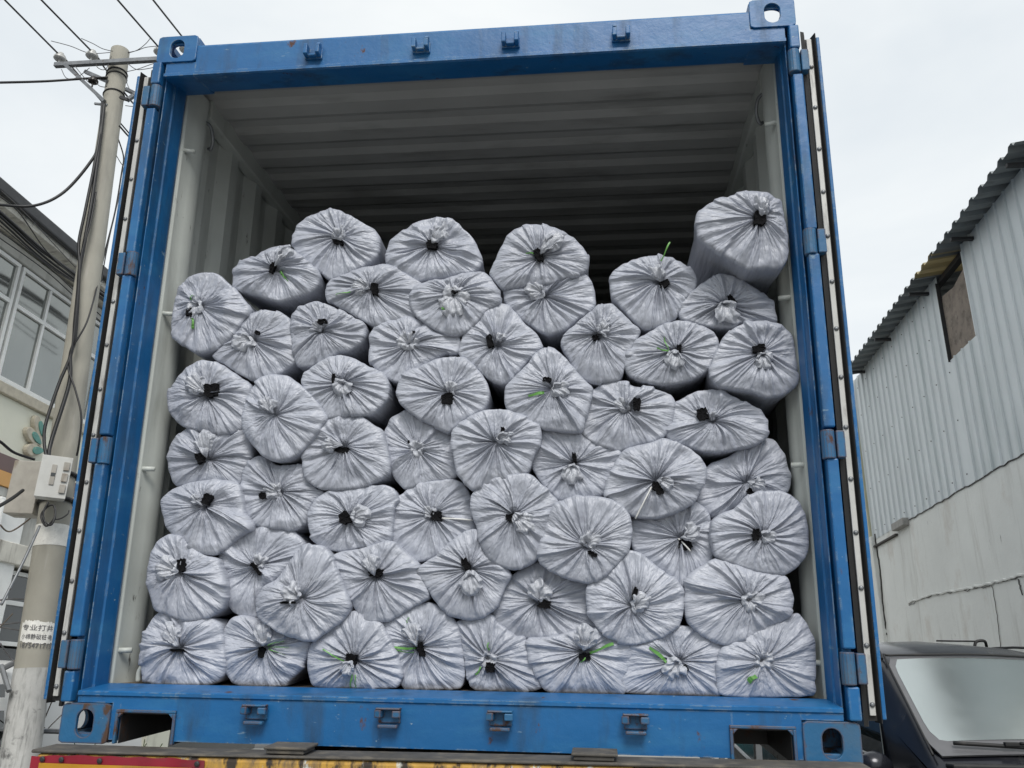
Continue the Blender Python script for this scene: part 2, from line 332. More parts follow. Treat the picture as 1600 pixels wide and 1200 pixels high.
# corner posts
for sx in (-1, 1):
    pr = [(W2, .17), (W2, .022), (1.192, .022), (1.190, .05), (1.182, .05), (1.181, .02), (1.1775, .02), (1.177, .055), (1.1765, .075), (1.171, .08), (1.168, .15), (1.175, .17)]
    pr = [(sx*x, y) for x, y in pr]
    P(MB().prism(pr, 2, .118, HT-.118), 'corner_post', M['blue'])
    # inner grey J-bar
    pr = [(1.174,.172),(1.166,.18),(1.164,.215),(1.155,.235),(1.147,.26),(1.144,.285),(1.147,.31),(1.157,.33),(1.172,.338),(1.19,.34),(1.21,.3),(1.21,.18)]
    P(MB().prism([(sx*x, y) for x, y in pr], 2, .155, 2.5), 'inner_post', M['grey_in'], smooth='auto')
    for z in (.27, .90, 1.50, 2.2):
        P(MB().tube([(sx*1.17, .19, z), (sx*1.128, .205, z+.002)], .009, 8), 'lashing_bar', M['grey_in'], bevel=0, smooth=True)
    # hinge pin bars and knuckles
    segs = [(2.473-.004, 2.375), (2.265, 1.665), (1.575, .985), (.885, .32), (.215, .122)]
    for (zt, zb) in segs:
        P(MB().box(min(sx*1.189, sx*1.224), max(sx*1.189, sx*1.224), -.014, .021, zb, zt), 'hinge_pin_cover', M['blue'], bevel=.005)
for sx in (-1, 1):
    P(MB().tube(spline([(sx*1.10, .22, .168), (sx*1.10, .222, .205), (sx*1.075, .225, .235), (sx*1.05, .225, .222), (sx*1.045, .225, .168)], 5), .009, 8), 'lashing_ring', M['grey_in'], bevel=0, smooth=True)
    P(MB().tube(spline([(sx*1.15, .30, 2.40), (sx*1.13, .31, 2.38), (sx*1.125, .33, 2.33), (sx*1.14, .35, 2.30), (sx*1.155, .36, 2.31)], 5), .007, 8), 'lashing_ring', M['steel'], bevel=0, smooth=True)
# header
hd = [(.17,2.548),(.006,2.548),(.003,2.54),(.003,2.428),(-.006,2.42),(-.006,2.408),(.004,2.406),(.15,2.440),(.17,2.452)]
P(MB().prism(hd, 0, -1.0572, 1.0572), 'door_header', M['blue'], bevel=0)
for sx in (-1, 1):      # underside between casting and opening
    P(MB().prism([(.1725,2.4435),(.004,2.406),(-.006,2.408),(-.006,2.42),(.003,2.428),(.003,2.4718),(.1725,2.4718)], 0, min(sx*1.0572, sx*1.178), max(sx*1.0572, sx*1.178)), 'header_end_plate', M['blue'], bevel=0)
# sill: pieces round the two forklift pockets
sill_y = .006
def sprof(z0): return [(.17, z0), (sill_y, z0), (sill_y, .138), (0.0, .143), (0.0, .153), (.006, .156), (.15, .166), (.17, .166)]
xs = [-1.0572, -1.03, -.85, .86, 1.03, 1.0572]
sl = MB()
for i, z0 in enumerate((.012, .093, .012, .093, .012)):
    sl.prism(sprof(z0), 0, xs[i], xs[i+1])
for sx in (-1, 1):
    sl.prism([(.17,.12),(.006,.12),(.006,.138),(0,.143),(0,.153),(.006,.156),(.15,.166),(.17,.166)], 0, min(sx*1.0572, sx*1.176), max(sx*1.0572, sx*1.176))
P(sl, 'door_sill', M['blue'], bevel=0)
for (xa, xb) in ((-1.03, -.85), (.86, 1.03)):
    m = MB(); t = .009
    m.box(xa-t, xb+t, -.004, .014, .0935, .0935+t); m.box(xa-t, xa, -.0045, .0135, .002, .093); m.box(xb, xb+t, -.0045, .0135, .002, .093)
    for xc in (xa, xb):
        s_ = 1 if xc == xa else -1; m.prism([(xc, .0931), (xc+s_*.016, .0931), (xc, .077)], 1, -.003, .013)
    P(m, 'forklift_pocket', M['blue_worn'], bevel=.002)
    m = MB().box(xa-.004, xb+.004, .172, .9, .0, .1 if False else .004) if False else MB()
    m.box(xa+.0005, xb-.0005, .0145, .9, .0885, .0925); m.box(xa+.0005, xa+.004, .0145, 1.6, .001, .088); m.box(xb-.004, xb-.0005, .0145, 1.6, .001, .088)
    P(m, 'shaded_pocket_tunnel', M['darksteel'], bevel=0)  # tunnel walls coloured dark to stand for the shade inside the pocket
# cam keepers
def keeper(x, z, top):
    m = MB(); s = 1 if top else -1
    m.box(x-.034, x+.034, -.006, .006, z-.022, z+.022)
    m.box(x-.032, x-.016, -.038, -.006, z-.018, z+.026) if top else m.prism([(x-.042, -.03), (x-.02, -.04), (x-.016, -.006), (x-.034, -.006)], 2, z-.005, z+.018)
    m.box(x+.016, x+.032, -.042, -.006, z-.018, z+.016) if top else m.prism([(x+.04, -.034), (x+.014, -.036), (x+.014, -.006), (x+.036, -.006)], 2, z-.004, z+.016)
    m.box(x-.016, x+.016, -.026, -.006, z-.02, z-.012) if top else m.box(x-.03, x+.03, -.03, -.0062, z-.034, z-.024)
    if not top: m.box(x-.038, x+.038, -.034, -.0062, z+.018, z+.024)
    if top: m.prism([(-.042, z+.0165), (-.006, z+.0165), (-.006, z+.036), (-.024, z+.033)], 0, x-.031, x-.0165) if x > .4 else m.prism([(-.042, z+.0165), (-.006, z+.0165), (-.006, z+.04), (-.024, z+.036)], 0, x+.0165, x+.031)
    P(m, 'cam_keeper', M['blue_worn'] if not top else M['blue'], bevel=.003)
for x in (-.58, -.16, .18, .59): keeper(x, 2.47, True)
for x in (-.58, -.16, .18, .58): keeper(x, .105, False)
# corrugated walls, roof
def corr(y0, y1, pitch, a, b, sl_, d):
    """polyline of (y, offset) for a trapezoidal corrugation"""
    pts = []; y = y0
    while y < y1:
        pts += [(y, 0), (y+a, 0), (y+a+sl_, d), (y+a+sl_+b, d)]; y += pitch
    return pts
LEN = 6.05
for sx in (-1, 1):
    pl = corr(.34, LEN-.1, .278, .070, .072, .068, .036)
    poly = [(sx*(1.176+d), y) for y, d in pl]
    w_ = MB().strip(poly, 2, .15, 2.50)
    P(MB().strip([(x+sx*.003, y) for x, y in poly], 2, .15, 2.50), 'side_wall_outer_face', M['blue'], bevel=0)
    P(MB().box(min(sx*1.2165, sx*1.223), max(sx*1.2165, sx*1.223), .18, LEN, 2.44, 2.539), 'outer_top_rail', M['blue'], bevel=0)
    P(w_, 'side_wall', M['grey_in'], bevel=0)
    P(MB().box(min(sx*1.15, sx*1.205), max(sx*1.15, sx*1.205), .336, LEN, 2.44, 2.534), 'top_rail', M['grey_in'], bevel=.008)
    P(MB().box(min(sx*1.16, sx*1.2185), max(sx*1.16, sx*1.2185), .336, LEN, .0, .155), 'bottom_rail', M['blue'], bevel=.003)
pl = corr(.17, LEN, .209, .082, .047, .04, .02)
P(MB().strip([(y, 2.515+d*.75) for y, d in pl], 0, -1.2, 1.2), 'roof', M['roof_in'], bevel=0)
P(MB().box(-1.218, 1.218, .171, LEN, 2.54, 2.55), 'roof_skin', M['blue'], bevel=0)
pl = corr(-1.17, 1.15, .25, .05, .07, .06, .04)
P(MB().strip([(x, LEN-.05-d) for x, d in pl], 2, .16, 2.53), 'front_wall', M['grey_in'], bevel=0)
P(MB().box(-1.218, 1.218, LEN-.005, LEN+.02, 0, 2.55), 'front_frame', M['blue'], bevel=0)
P(MB().box(-1.16, 1.16, .172, LEN-.01, .125, .163), 'floor', M['plywood'], bevel=0)
cm = MB()
for k in range(16): cm.box(-1.15, 1.15, .4+k*.36, .45+k*.36, .0, .12)
P(cm, 'cross_member', M['darksteel'], bevel=0); bpy.data.objects['cross_member']['kind'] = 'stuff'
# small stencilled marks on the left wall
m = MB()
for r_ in range(3):
    for c_ in range(2):
        z = 1.93-r_*.03; y = 1.005+c_*.03
        m.box(-1.1755, -1.1745, y, y+.018, z, z+.006); m.box(-1.1754, -1.1744, y+.004, y+.008, z-.009, z+.012)
P(m, 'stencil_mark', M['ink'], bevel=0)
# doors, folded right back along the sides
def door(sx, ang):
    D = MB(); x0 = 1.243; zb, zt = .135, 2.43
    def bx(xa, xb, ya, yb, za, zb_): return (min(sx*xa, sx*xb), max(sx*xa, sx*xb), ya, yb, za, zb_)
    D.box(*bx(x0+.044, x0+.056, .012, .06, zb-.01, zt)); D.box(*bx(x0+.008, x0+.052, .03, .085, zb, zt-.01))
    yy = corr(.09, 1.10, .3, .09, .09, .06, .03)
    D.strip([(sx*(x0+.015+d), y) for y, d in yy], 2, zb+.02, zt-.03)
    D.box(*bx(x0+.008, x0+.054, .0855, 1.12, zt-.06, zt-.012)); D.box(*bx(x0+.008, x0+.054, .0855, 1.12, zb, zb+.07)); D.box(*bx(x0+.008, x0+.054, 1.08, 1.13, zb, zt-.01))
    d = D.build('door', M['blue'], CT, bevel=.003)
    tag(d, 'left door leaf folded back along the container side' if sx < 0 else 'right door leaf folded back along the container side')
    G = MB()
    # two rubber lips either side of the pale retaining strip
    G.prism([(sx*(x0-.008), .016), (sx*(x0+.006), .022), (sx*(x0+.012), .04), (sx*(x0-.002), .04)], 2, zb-.03, zt+.03)
    G.prism([(sx*(x0+.040), .008), (sx*(x0+.0435), .012), (sx*(x0+.0435), .04), (sx*(x0+.030), .04)], 2, zb-.02, zt+.015)
    G.prism([(sx*(x0+.003), .028), (sx*(x0+.036), .028), (sx*(x0+.036), .036), (sx*(x0+.003), .036)], 2, zb-.015, zt+.003)
    go = G.build('door_gasket', M['rubber'], d)
    go.parent = d
    S = MB().box(*bx(x0+.012, x0+.029, .0185, .0275, zb+.0, zt-.002)); S.build('retaining_strip', M['alu'], d, bevel=.0015)
    k = zb+.03
    while k < zt:
        MB().lathe([(.0075, 0), (.0075, .003), (.0045, .006), (.001, .0065)], (sx*(x0+.0205), .0188, k), (0, -1, 0), 10).build('rivet', M['steel'], d, smooth=True)
        k += .165
    for z in (.265, .93, 1.62, 2.32):
        h = MB().box(*bx(1.2225, x0+.006, -.016, .016, z-.043, z+.043)); h.tube([(sx*1.2, -.001, z-.046), (sx*1.2, -.001, z+.046)], .021, 14)
        h.build('hinge', M['blue_worn'], d, bevel=.003)
    # lock rods on the leaf's outer side (now facing the container)
    for y in (.45, .85):
        MB().tube([(sx*(x0+.002), y, zb-.02), (sx*(x0+.002), y, zt)], .0165, 10).build('lock_rod', M['steel'], d, smooth=True)
    return d
door(-1, 0); door(1, 0)

# ================================================================= TRAILER
TR = empty('semi_trailer', 'rusty yellow container trailer under the blue container', 'trailer', mw=MC)
bm_ = MB().prism([(-1.20, -.24), (1.20, -.24), (1.20, .007), (-1.20, -.0115)], 1, -.13, -.03)
P(bm_, 'rear_beam', M['yellow'], bevel=.012, parent=TR)
m = MB().prism([(-1.215, -.011), (1.21, .0075), (1.21, .015), (.6, .0115), (-.1, .006), (-.7, -.001), (-1.215, -.001)], 1, -.134, -.012)
P(m, 'beam_top_plate', M['dark_grime'], bevel=.004, parent=TR)
pl_ = MB(); nx, nz = 30, 8
def plate(x0, x1, z0, z1, y, amp, name, ma, seed):
    m = MB(); V = []; rr = random.Random(seed)
    for j in range(nz+1):
        for i in range(nx+1):
            u, v = i/nx, j/nz; top = -.006*max(0, math.sin(u*5.2+1.9))-.0015*math.sin(u*37) if j == nz and seed == 1 else 0
            V.append((x0+(x1-x0)*u, y-amp*math.sin(u*9+v*3+seed)*.5-amp*.3*math.sin(u*31+v*5), z0+(z1-z0)*v+top))
    n_ = len(V); V += [(x, y_+.002, z) for x, y_, z in V]
    fs = []
    for j in range(nz):
        for i in range(nx):
            a = j*(nx+1)+i; fs += [(a, a+1, a+nx+2, a+nx+1), (n_+a, n_+a+nx+1, n_+a+nx+2, n_+a+1)]
    m.add(V, fs); return P(m, name, ma, bevel=0, smooth=True, parent=TR)
plate(-1.21, -.67, -.20, -.013, -.1375, .003, 'reflective_plate', M['red'], 1)
plate(-1.18, -.705, -.18, -.036, -.1425, .003, 'reflective_panel', M['amber'], 2)
for x in (-1.17, -1.11, -.99, -.69): P(MB().lathe([(.008,0),(.008,.003),(.004,.005)], (x, -.141, -.025), (0,-1,0), 8), 'bolt', M['darksteel'], bevel=0, parent=TR)
for x0 in (-.50, .395):
    zz = .005 if x0 < 0 else .0125
    P(MB().box(x0, x0+.13, -.128, -.02, zz+.012, zz+.02), 'bearing_plate', M['dark_grime'], bevel=.003, parent=TR)
    P(MB().box(x0+.006, x0+.12, -.122, -.02, zz+.0, zz+.011), 'bearing_plate', M['dark_grime'], bevel=.003, parent=TR)
for x in (-.45, .45):
    P(MB().box(x-.06, x+.06, .051, 9.5, -.45, -.03), 'chassis_rail', M['darksteel'], bevel=.01, parent=TR)
for y in (.5, 1.8, 3.1, 4.4, 5.7): P(MB().box(-.389, .389, y, y+.1, -.36, -.16), 'cross_beam', M['darksteel'], bevel=.005, parent=TR)
P(MB().box(-1.05, 1.05, -.02, .06, -.62, -.5), 'underride_bar', M['darksteel'], bevel=.01, parent=TR)
for sx in (-.8, .8): P(MB().box(sx-.03, sx+.03, -.01, .04, -.4995, -.2405), 'bar_bracket', M['darksteel'], bevel=.004, parent=TR)
for y in (1.3, 2.6, 3.9):
    az = (.51-1.4-y*math.sin(TILT))/math.cos(TILT)
    P(MB().tube([(-1.0, y, az), (1.0, y, az)], .07, 12), 'axle', M['darksteel'], bevel=0, parent=TR, smooth='auto')
    for sx in (-1, 1):
        for dx in (.72, 1.03):
            wh = MB().lathe([(.3,-.13),(.47,-.13),(.505,-.1),(.51,0),(.505,.1),(.47,.13),(.3,.13)], (sx*dx, y, az), (1,0,0), 32).build('wheel', M['tyre'], TR, smooth='auto')
            MB().lathe([(.298,-.12),(.29,.06),(.12,.1),(.11,-.125)], (sx*dx, y, az), (sx,0,0), 24).build('wheel_rim', M['rim'], wh, smooth='auto')
# side guard frames seen between the container and the dark van
for z in (-.18, -.42, -.66): P(MB().box(1.225, 1.255, .55, 5.2, z, z+.11), 'side_guard', M['steel'], bevel=.004, parent=TR)
for y in (.6, 2.1, 3.6, 5.0): P(MB().box(1.256, 1.29, y, y+.06, -.7, -.08), 'guard_post', M['steel'], bevel=.004, parent=TR)
P(MB().box(1.15, 1.21, -.1, .04, -.33, -.245), 'tail_lamp', M['red'], bevel=.006, parent=TR)
P(MB().box(-1.21, -1.15, -.1, .04, -.33, -.245), 'tail_lamp', M['red'], bevel=.006, parent=TR)

# ================================================================= SACKS
ZOOM = {'A': (240, 300, 4), 'B': (600, 300, 4), 'C': (900, 280, 3.75), 'D': (220, 560, 3.8095), 'E': (600, 560, 4), 'F': (900, 560, 4),
        'G': (200, 820, 3.636), 'H': (600, 820, 2.2857), 'P': (0, 0, 1)}
def T_(z, p): ox, oy, s = ZOOM[z]; return (ox + p[0]/s, oy + p[1]/s)
_g = np.random.default_rng(5)
_LAT = _g.random((64, 64, 64)).astype(np.float32)
def vnoise(p):
    p = np.asarray(p, float); i = np.floor(p).astype(int); f = p - i; f = f*f*(3-2*f); r_ = 0
    for dx in (0, 1):
        for dy in (0, 1):
            for dz in (0, 1):
                w_ = (f[..., 0] if dx else 1-f[..., 0])*(f[..., 1] if dy else 1-f[..., 1])*(f[..., 2] if dz else 1-f[..., 2])
                r_ = r_ + w_*_LAT[(i[..., 0]+dx) % 64, (i[..., 1]+dy) % 64, (i[..., 2]+dz) % 64]
    return r_*2-1
def closed_resample(pts, N):
    P_ = np.array(pts, float); n = len(P_); out_ = []
    for i in range(n):
        p0, p1, p2, p3 = P_[i-1], P_[i], P_[(i+1) % n], P_[(i+2) % n]
        for k in range(10):
            t = k/10; c = .5*((2*p1)+(p2-p0)*t+(2*p0-5*p1+4*p2-p3)*t*t+(3*p1-p0-3*p2+p3)*t**3)
            l = p1+(p2-p1)*t; out_.append(.55*c+.45*l)
    Q = np.array(out_); d = np.r_[0, np.cumsum(np.linalg.norm(np.diff(np.r_[Q, Q[:1]], axis=0), axis=1))]
    t = np.linspace(0, d[-1], N, endpoint=False); Q2 = np.r_[Q, Q[:1]]
    return np.stack([np.interp(t, d, Q2[:, 0]), np.interp(t, d, Q2[:, 1])], 1)
CX, CDm = CAM_C.translation, np.array(CAM_C.to_3x3())
def back(px, y):
    px = np.asarray(px, float); d = np.stack([(px[:, 0]-800)/F, -(px[:, 1]-600)/F, -np.ones(len(px))], 1) @ CDm.T
    t = (y-CX[1])/d[:, 1]; c = np.array(CX) + d*t[:, None]; return c[:, [0, 2]]
def np_mesh(name, V, Fq, m, parent, pleat=None, smooth=True, extra=()):
    me = bpy.data.meshes.new(name); me.from_pydata(V.tolist(), [], [tuple(f) for f in Fq]); me.update()
    me.materials.append(m)
    if smooth: me.polygons.foreach_set('use_smooth', [True]*len(me.polygons))
    if pleat is not None:
        a = me.attributes.new('pleat', 'FLOAT_VECTOR', 'POINT'); a.data.foreach_set('vector', np.asarray(pleat, np.float32).ravel())
    o = bpy.data.objects.new(name, me); col.objects.link(o)
    if parent is not None: o.parent = parent
    return o
def gridfaces(rows, N, o=0):
    return [(o+j*N+i, o+j*N+(i+1) % N, o+(j+1)*N+(i+1) % N, o+(j+1)*N+i) for j in range(rows-1) for i in range(N)]
GROUP = 'silver woven sacks stacked in the container'
def sack(seed, z, pts, pinch, hole, tuft, greens, label, y=.20, length=1.3, strings=()):
    g = np.random.default_rng(seed*17+3); N = 440
    full = [T_(z, p) if len(p) == 2 else T_(p[0], p[1:]) for p in pts]
    px = closed_resample(full, N)
    T2 = lambda p: T_(z, p) if len(p) == 2 else T_(p[0], p[1:])
    rim = back(px, y); pc = back([T2(pinch)], y)[0]; cen = rim.mean(0)
    if len(pts) == 0: return
    if np.sum(rim[:, 0]*np.roll(rim[:, 1], -1)-np.roll(rim[:, 0], -1)*rim[:, 1]) < 0: rim = rim[::-1].copy()
    tpar = np.arange(N)/N
    # folds: knife pleats gathered at the pinch
    S = np.array([.0, .03, .06, .1, .14, .19, .24, .3, .36, .42, .48, .54, .6, .66, .72, .78, .83, .88, .92, .96, 1.0])
    def zig(n, lo, hi, skip=.18):
        """periodic zigzag: ridges and valleys at irregular angles, flat facets between"""
        k = 2*n; t = (np.arange(k)+g.uniform(-.38, .38, k))/k; h = np.where(np.arange(k) % 2 == 0, 1, -1)*g.uniform(lo, hi, k)
        h = np.where(g.random(k) < skip, h*g.uniform(-.2, .3, k), h)
        return t, h
    def zev(Z, tt): t, h = Z; return np.interp(tt % 1, np.r_[t[-1]-1, t, t[0]+1], np.r_[h[-1], h, h[0]])
    n1 = int(g.integers(13, 21)); Z1 = zig(n1, .0022, .0055); Z1b = zig(n1+5, .001, .004, .3); Z2 = zig(int(g.integers(36, 50)), .0006, .0024, .25)
    tw = g.uniform(-.03, .03); tt = tpar[None, :]+tw*S[:, None]**1.5
    blend = np.clip((S-.35)/.5, 0, 1)[:, None]; ph = g.random()
    e1 = (np.clip(S/.5, 0, 1)**.55*(1-.62*np.clip((S-.8)/.2, 0, 1)))[:, None]
    e2 = (np.clip(S/.12, 0, 1)*np.clip((1.05-S)/.6, 0, 1))[:, None]
    H = (zev(Z1, tt)*(1-.5*blend)+zev(Z1b, tt+ph)*blend*.9)*e1*1.75+zev(Z2, tt)*e2*1.5
    for k in range(int(g.integers(7, 13))):      # a few loose overlapping flaps with a sharp lip
        a0 = g.random(); wd = g.uniform(.03, .09); sg = g.choice([-1, 1]); A = g.uniform(.005, .012); s1 = g.uniform(.5, 1.5); drift = g.uniform(-.06, .06)
        d = ((tpar[None, :]-a0-drift*S[:, None]+.5) % 1-.5)*sg/wd
        prof = np.where(d < 0, np.clip(1+d, 0, 1), np.clip(1-d/.1, 0, 1))
        H += A*prof*(np.clip(S/.15, 0, 1)*np.clip((s1-S)/.3, 0, 1))[:, None]
    H += .004
    rr = np.linalg.norm(rim-pc, axis=1).mean()
    XZ = pc+(rim[None]-pc)*S[:, None, None]
    # slightly wandering pleat lines
    seedv = g.uniform(0, 50, 3)
    q = np.dstack([XZ[..., 0]*9, XZ[..., 1]*9, np.zeros(XZ.shape[:2])])+seedv
    wob = np.dstack([vnoise(q), vnoise(q+17.3)])*.007*np.sin(math.pi*S)[:, None, None]
    XZ = XZ+wob
    big = vnoise(np.dstack([XZ[..., 0]*13, XZ[..., 1]*13, np.zeros(XZ.shape[:2])])+seedv+7)*g.uniform(.006, .018)*np.sin(math.pi*np.clip(S, 0, 1)**1.3)[:, None]
    # crisp crumples
    qq = np.dstack([XZ[..., 0]*42, XZ[..., 1]*42, np.zeros(XZ.shape[:2])])+seedv
    cr_ = (1-np.abs(vnoise(qq))*2)*.0014*np.clip(S*1.6, 0, 1)[:, None]+(1-np.abs(vnoise(qq*.4+9))*2.2)*.0035*np.clip(S*1.3, 0, 1)[:, None]
    dome = -.009*(1-S**7)+.020*np.exp(-(S/.13)**2)
    Y = y+dome[:, None]-H+big-cr_
    Hr = H[-1]
    # rim round-over and body
    tang = np.roll(rim, -1, 0)-np.roll(rim, 1, 0); nrm = np.stack([tang[:, 1], -tang[:, 0]], 1); nrm /= np.linalg.norm(nrm, axis=1)[:, None]
    off = [.0018, .003, .0032, .003, .0, .0, .0]; yy = [.003, .009, .025, .07, .2, .6, length]; rows = []
    for o_, dy in zip(off, yy):
        qb = np.stack([rim[:, 0]*11, rim[:, 1]*11, np.full(N, dy*7)], 1)+seedv
        nz = vnoise(qb)*.006*min(1, dy/.1)+vnoise(qb*3.1)*.003*min(1, dy/.05)
        scal = Hr*.7*math.exp(-dy/.03)
        r_ = rim+nrm*(o_+nz+scal-(.004 if dy > .1 else 0))[:, None]; rows.append(np.stack([r_[:, 0], np.full(N, y+dy)+vnoise(qb*2)*.002, r_[:, 1]], 1))
    XZ[-1] += nrm*(Hr*.5)[:, None]
    face = np.dstack([XZ[..., 0], Y, XZ[..., 1]]).reshape(-1, 3)
    V = np.r_[face, np.concatenate(rows)]; R_ = len(S)+len(rows)
    Fq = gridfaces(R_, N)
    Fq.append(tuple((R_-1)*N+i for i in range(N)))
    th = tpar*2*math.pi; svals = np.r_[S, 1+np.array(yy)*3]
    rad = np.clip(svals, .12, 1.0)
    pl = np.stack([np.outer(.14*rad**.35, np.cos(th)), np.outer(.14*rad**.35, np.sin(th)), np.outer(svals*.14, np.ones(N))], 2).reshape(-1, 3)+g.uniform(0, 9, 3)
    org = np.array([cen[0], y+length/2, cen[1]])
    o = np_mesh('woven_sack', V-org, Fq, M['bag'], None, pl); o.matrix_world = MC @ Matrix.Translation(org)
    tag(o, label, 'sack', GROUP)
    def surfy(p):   # front surface height near a point
        d = np.hypot(XZ[..., 0]-p[0], XZ[..., 1]-p[1]); idx = np.argsort(d.ravel())[:14]; return Y.ravel()[idx].min()
    if hole:
        hx, hy, hw, hh = hole[:4]; a = R(hole[4]) if len(hole) > 4 else 0; s_ = ZOOM[z][2] if len(hole) < 6 else 1
        c = T2((hx, hy)); hw /= s_; hh /= s_; n = 22; pp = []
        for k in range(n):
            t = 2*math.pi*k/n; ca, sa = math.cos(t), math.sin(t); m_ = max(abs(ca), abs(sa))**.75; e = g.uniform(.68, 1.04)
            u, v = ca/m_*hw*.5*e, sa/m_*hh*.5*e
            pp.append((c[0]+u*math.cos(a)-v*math.sin(a), c[1]+u*math.sin(a)+v*math.cos(a)))
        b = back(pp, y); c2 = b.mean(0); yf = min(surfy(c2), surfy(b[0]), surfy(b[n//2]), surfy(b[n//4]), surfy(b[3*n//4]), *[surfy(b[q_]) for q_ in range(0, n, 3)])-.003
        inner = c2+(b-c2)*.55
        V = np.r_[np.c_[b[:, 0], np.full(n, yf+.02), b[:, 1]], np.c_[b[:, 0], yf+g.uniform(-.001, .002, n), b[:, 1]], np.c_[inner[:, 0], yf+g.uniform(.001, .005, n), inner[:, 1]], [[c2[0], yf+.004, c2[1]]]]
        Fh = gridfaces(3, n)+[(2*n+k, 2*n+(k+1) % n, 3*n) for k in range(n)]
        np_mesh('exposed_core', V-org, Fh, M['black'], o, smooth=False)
    if tuft:
        tx, ty, tr = tuft; tr = tr/ZOOM[z][2]; c = back([T2((tx, ty)), (T2((tx, ty))[0]+tr, T2((tx, ty))[1])], y); rt = abs(c[1][0]-c[0][0])*1.12; c = c[0]
        n, m_ = 60, 12; ss = np.linspace(.05, 1, m_); ph = np.arange(n)/n*2*math.pi; y0 = surfy(pc*.5+c*.5)
        k1, k2, p1, p2 = g.integers(5, 8), g.integers(9, 14), g.random()*6, g.random()*6
        out_r = rt*(.82+.3*vnoise(np.stack([np.cos(ph)*1.7, np.sin(ph)*1.7, np.zeros(n)], 1)+seedv))
        ruff = np.sin(k1*ph+p1)+.7*np.sin(k2*ph+p2)
        Sx = ss[:, None]; base = pc+(c-pc)*np.minimum(1, ss*1.5)[:, None]
        X = base[:, None, 0]+np.cos(ph)*out_r*Sx**.8; Z = base[:, None, 1]+np.sin(ph)*out_r*Sx**.8
        hgt = .006+.024*np.sin(np.clip(Sx*1.25, 0, 1)*math.pi*.62)-.012*Sx**3+.0048*ruff*Sx
        jit = vnoise(np.dstack([X*110, Z*110, np.zeros_like(X)])+seedv)*.0055
        jx = vnoise(np.dstack([X*70, Z*70, np.zeros_like(X)])+seedv+3)*.005
        V = np.dstack([X+jx, y0+.004-hgt-jit, Z-jx]).reshape(-1, 3); Ft = gridfaces(m_, n)+[tuple(range(n))]
        np_mesh('gathered_end', V-org, Ft, M['tuft'], o)
    for gi, gr in enumerate(greens):
        (xa, ya), (xb, yb) = gr[0], gr[1]; wpx = gr[2] if len(gr) > 2 else 8; out3 = gr[3] if len(gr) > 3 else 0
        a, b = T2((xa, ya)), T2((xb, yb)); n = 9; L = []; cc = back([a, b], y); dv = cc[1]-cc[0]; nn = np.array([-dv[1], dv[0]])/max(np.linalg.norm(dv), 1e-6)
        wm = .72*wpx/ZOOM[z][2]/F*2.95
        for k in range(n):
            t = k/(n-1); p = cc[0]+dv*t+nn*math.sin(t*5+seed)*.0022; ys = (surfy(p) if not out3 else y-.03)-.003-.005*math.sin(t*math.pi)-(0.01*t if out3 else 0)
            tw = .9*math.sin(t*3+seed+gi); e = nn*wm*.5*math.cos(tw)
            L.append(((p[0]-e[0], ys-.0015*math.sin(tw), p[1]-e[1]), (p[0]+e[0], ys+.0015*math.sin(tw), p[1]+e[1])))
        V = []
        for l, r_ in L: V += [l, r_, (l[0], l[1]+.0012, l[2]), (r_[0], r_[1]+.0012, r_[2])]
        V = np.array(V); Fg = []
        for k in range(n-1):
            q_ = 4*k; Fg += [(q_, q_+1, q_+5, q_+4), (q_+2, q_+6, q_+7, q_+3), (q_, q_+4, q_+6, q_+2), (q_+1, q_+3, q_+7, q_+5)]
        np_mesh('strap_tail', V-org, Fg, M['green'], o, smooth=False)
    for (pa, pb) in strings:
        cc = back([T2(pa), T2(pb)], y)
        pts_ = [cc[0]+(cc[1]-cc[0])*t for t in (0, .5, 1)]
        pp = [Vector((p[0]-org[0], surfy(p)-.006-org[1], p[1]-org[2])) for p in pts_]
        MB().tube(spline(pp, 4), .0028, 6).build('white_string', M['whitetie'], o, smooth=True)
    return o
S_ = []
def A(*a, **k): S_.append((a, k))
A('A', [(1130,112),(1170,125),(1240,160),(1320,205),(1375,240),(1410,290),(1395,400),(1320,460),(1200,520),(1110,550),(1040,500),(960,450),(890,370),(875,280),(900,215),(960,165),(1060,130)], (1160,290), (1165,330,75,28,12), (1165,265,55), [], 'leftmost full-size sack of the uneven top row, flat black hole under its film knot', y=.24)
A('A', [(820,342),(870,365),(930,420),(1000,480),(1035,530),(1010,600),(900,652),(780,682),(640,640),(510,605),(500,560),(510,490),(560,430),(610,408),(640,410),(700,370),(760,350)], (775,490), (757,485,32,85,20), (850,400,50), [((800,500),(850,570),14),((790,505),(835,545),8)], 'sack diagonally below the leftmost top row sack, tall narrow black hole and thin green tail', y=.21)
A('B', [(320,165),(430,175),(500,240),(550,290),(590,370),(610,440),(560,500),(470,505),(400,530),(340,535),(260,545),(190,565),(130,520),(70,480),(25,440),(20,380),(40,310),(110,255),(220,190)], (310,345), (308,345,75,62), (350,270,60), [], 'top row sack with a square black hole, second from left in the top row', y=.22)
A('B', [(890,210),(1000,212),(1090,240),(1180,290),(1240,350),(1270,400),(1265,480),(1200,520),(1090,545),(1060,570),(940,575),(840,590),(740,600),(700,560),(665,510),(690,450),(730,360),(790,260)], (975,410), (970,412,52,88,-25), (1060,330,70), [((890,390),(940,400),12)], 'top row sack whose lower folds drape over the one beneath, twisted black central hole', y=.2)
A('C', [(1000,82),(1100,80),(1160,110),(1200,140),(1215,220),(1235,330),(1240,400),(1235,460),(1200,515),(1100,520),(1010,525),(900,460),(800,400),(720,340),(710,270),(715,200),(780,150),(900,105)], (1070,230), (1070,247,82,88,5), (1085,170,55), [], 'highest and largest sack, alone at the top right corner, big square black hole', y=.09)
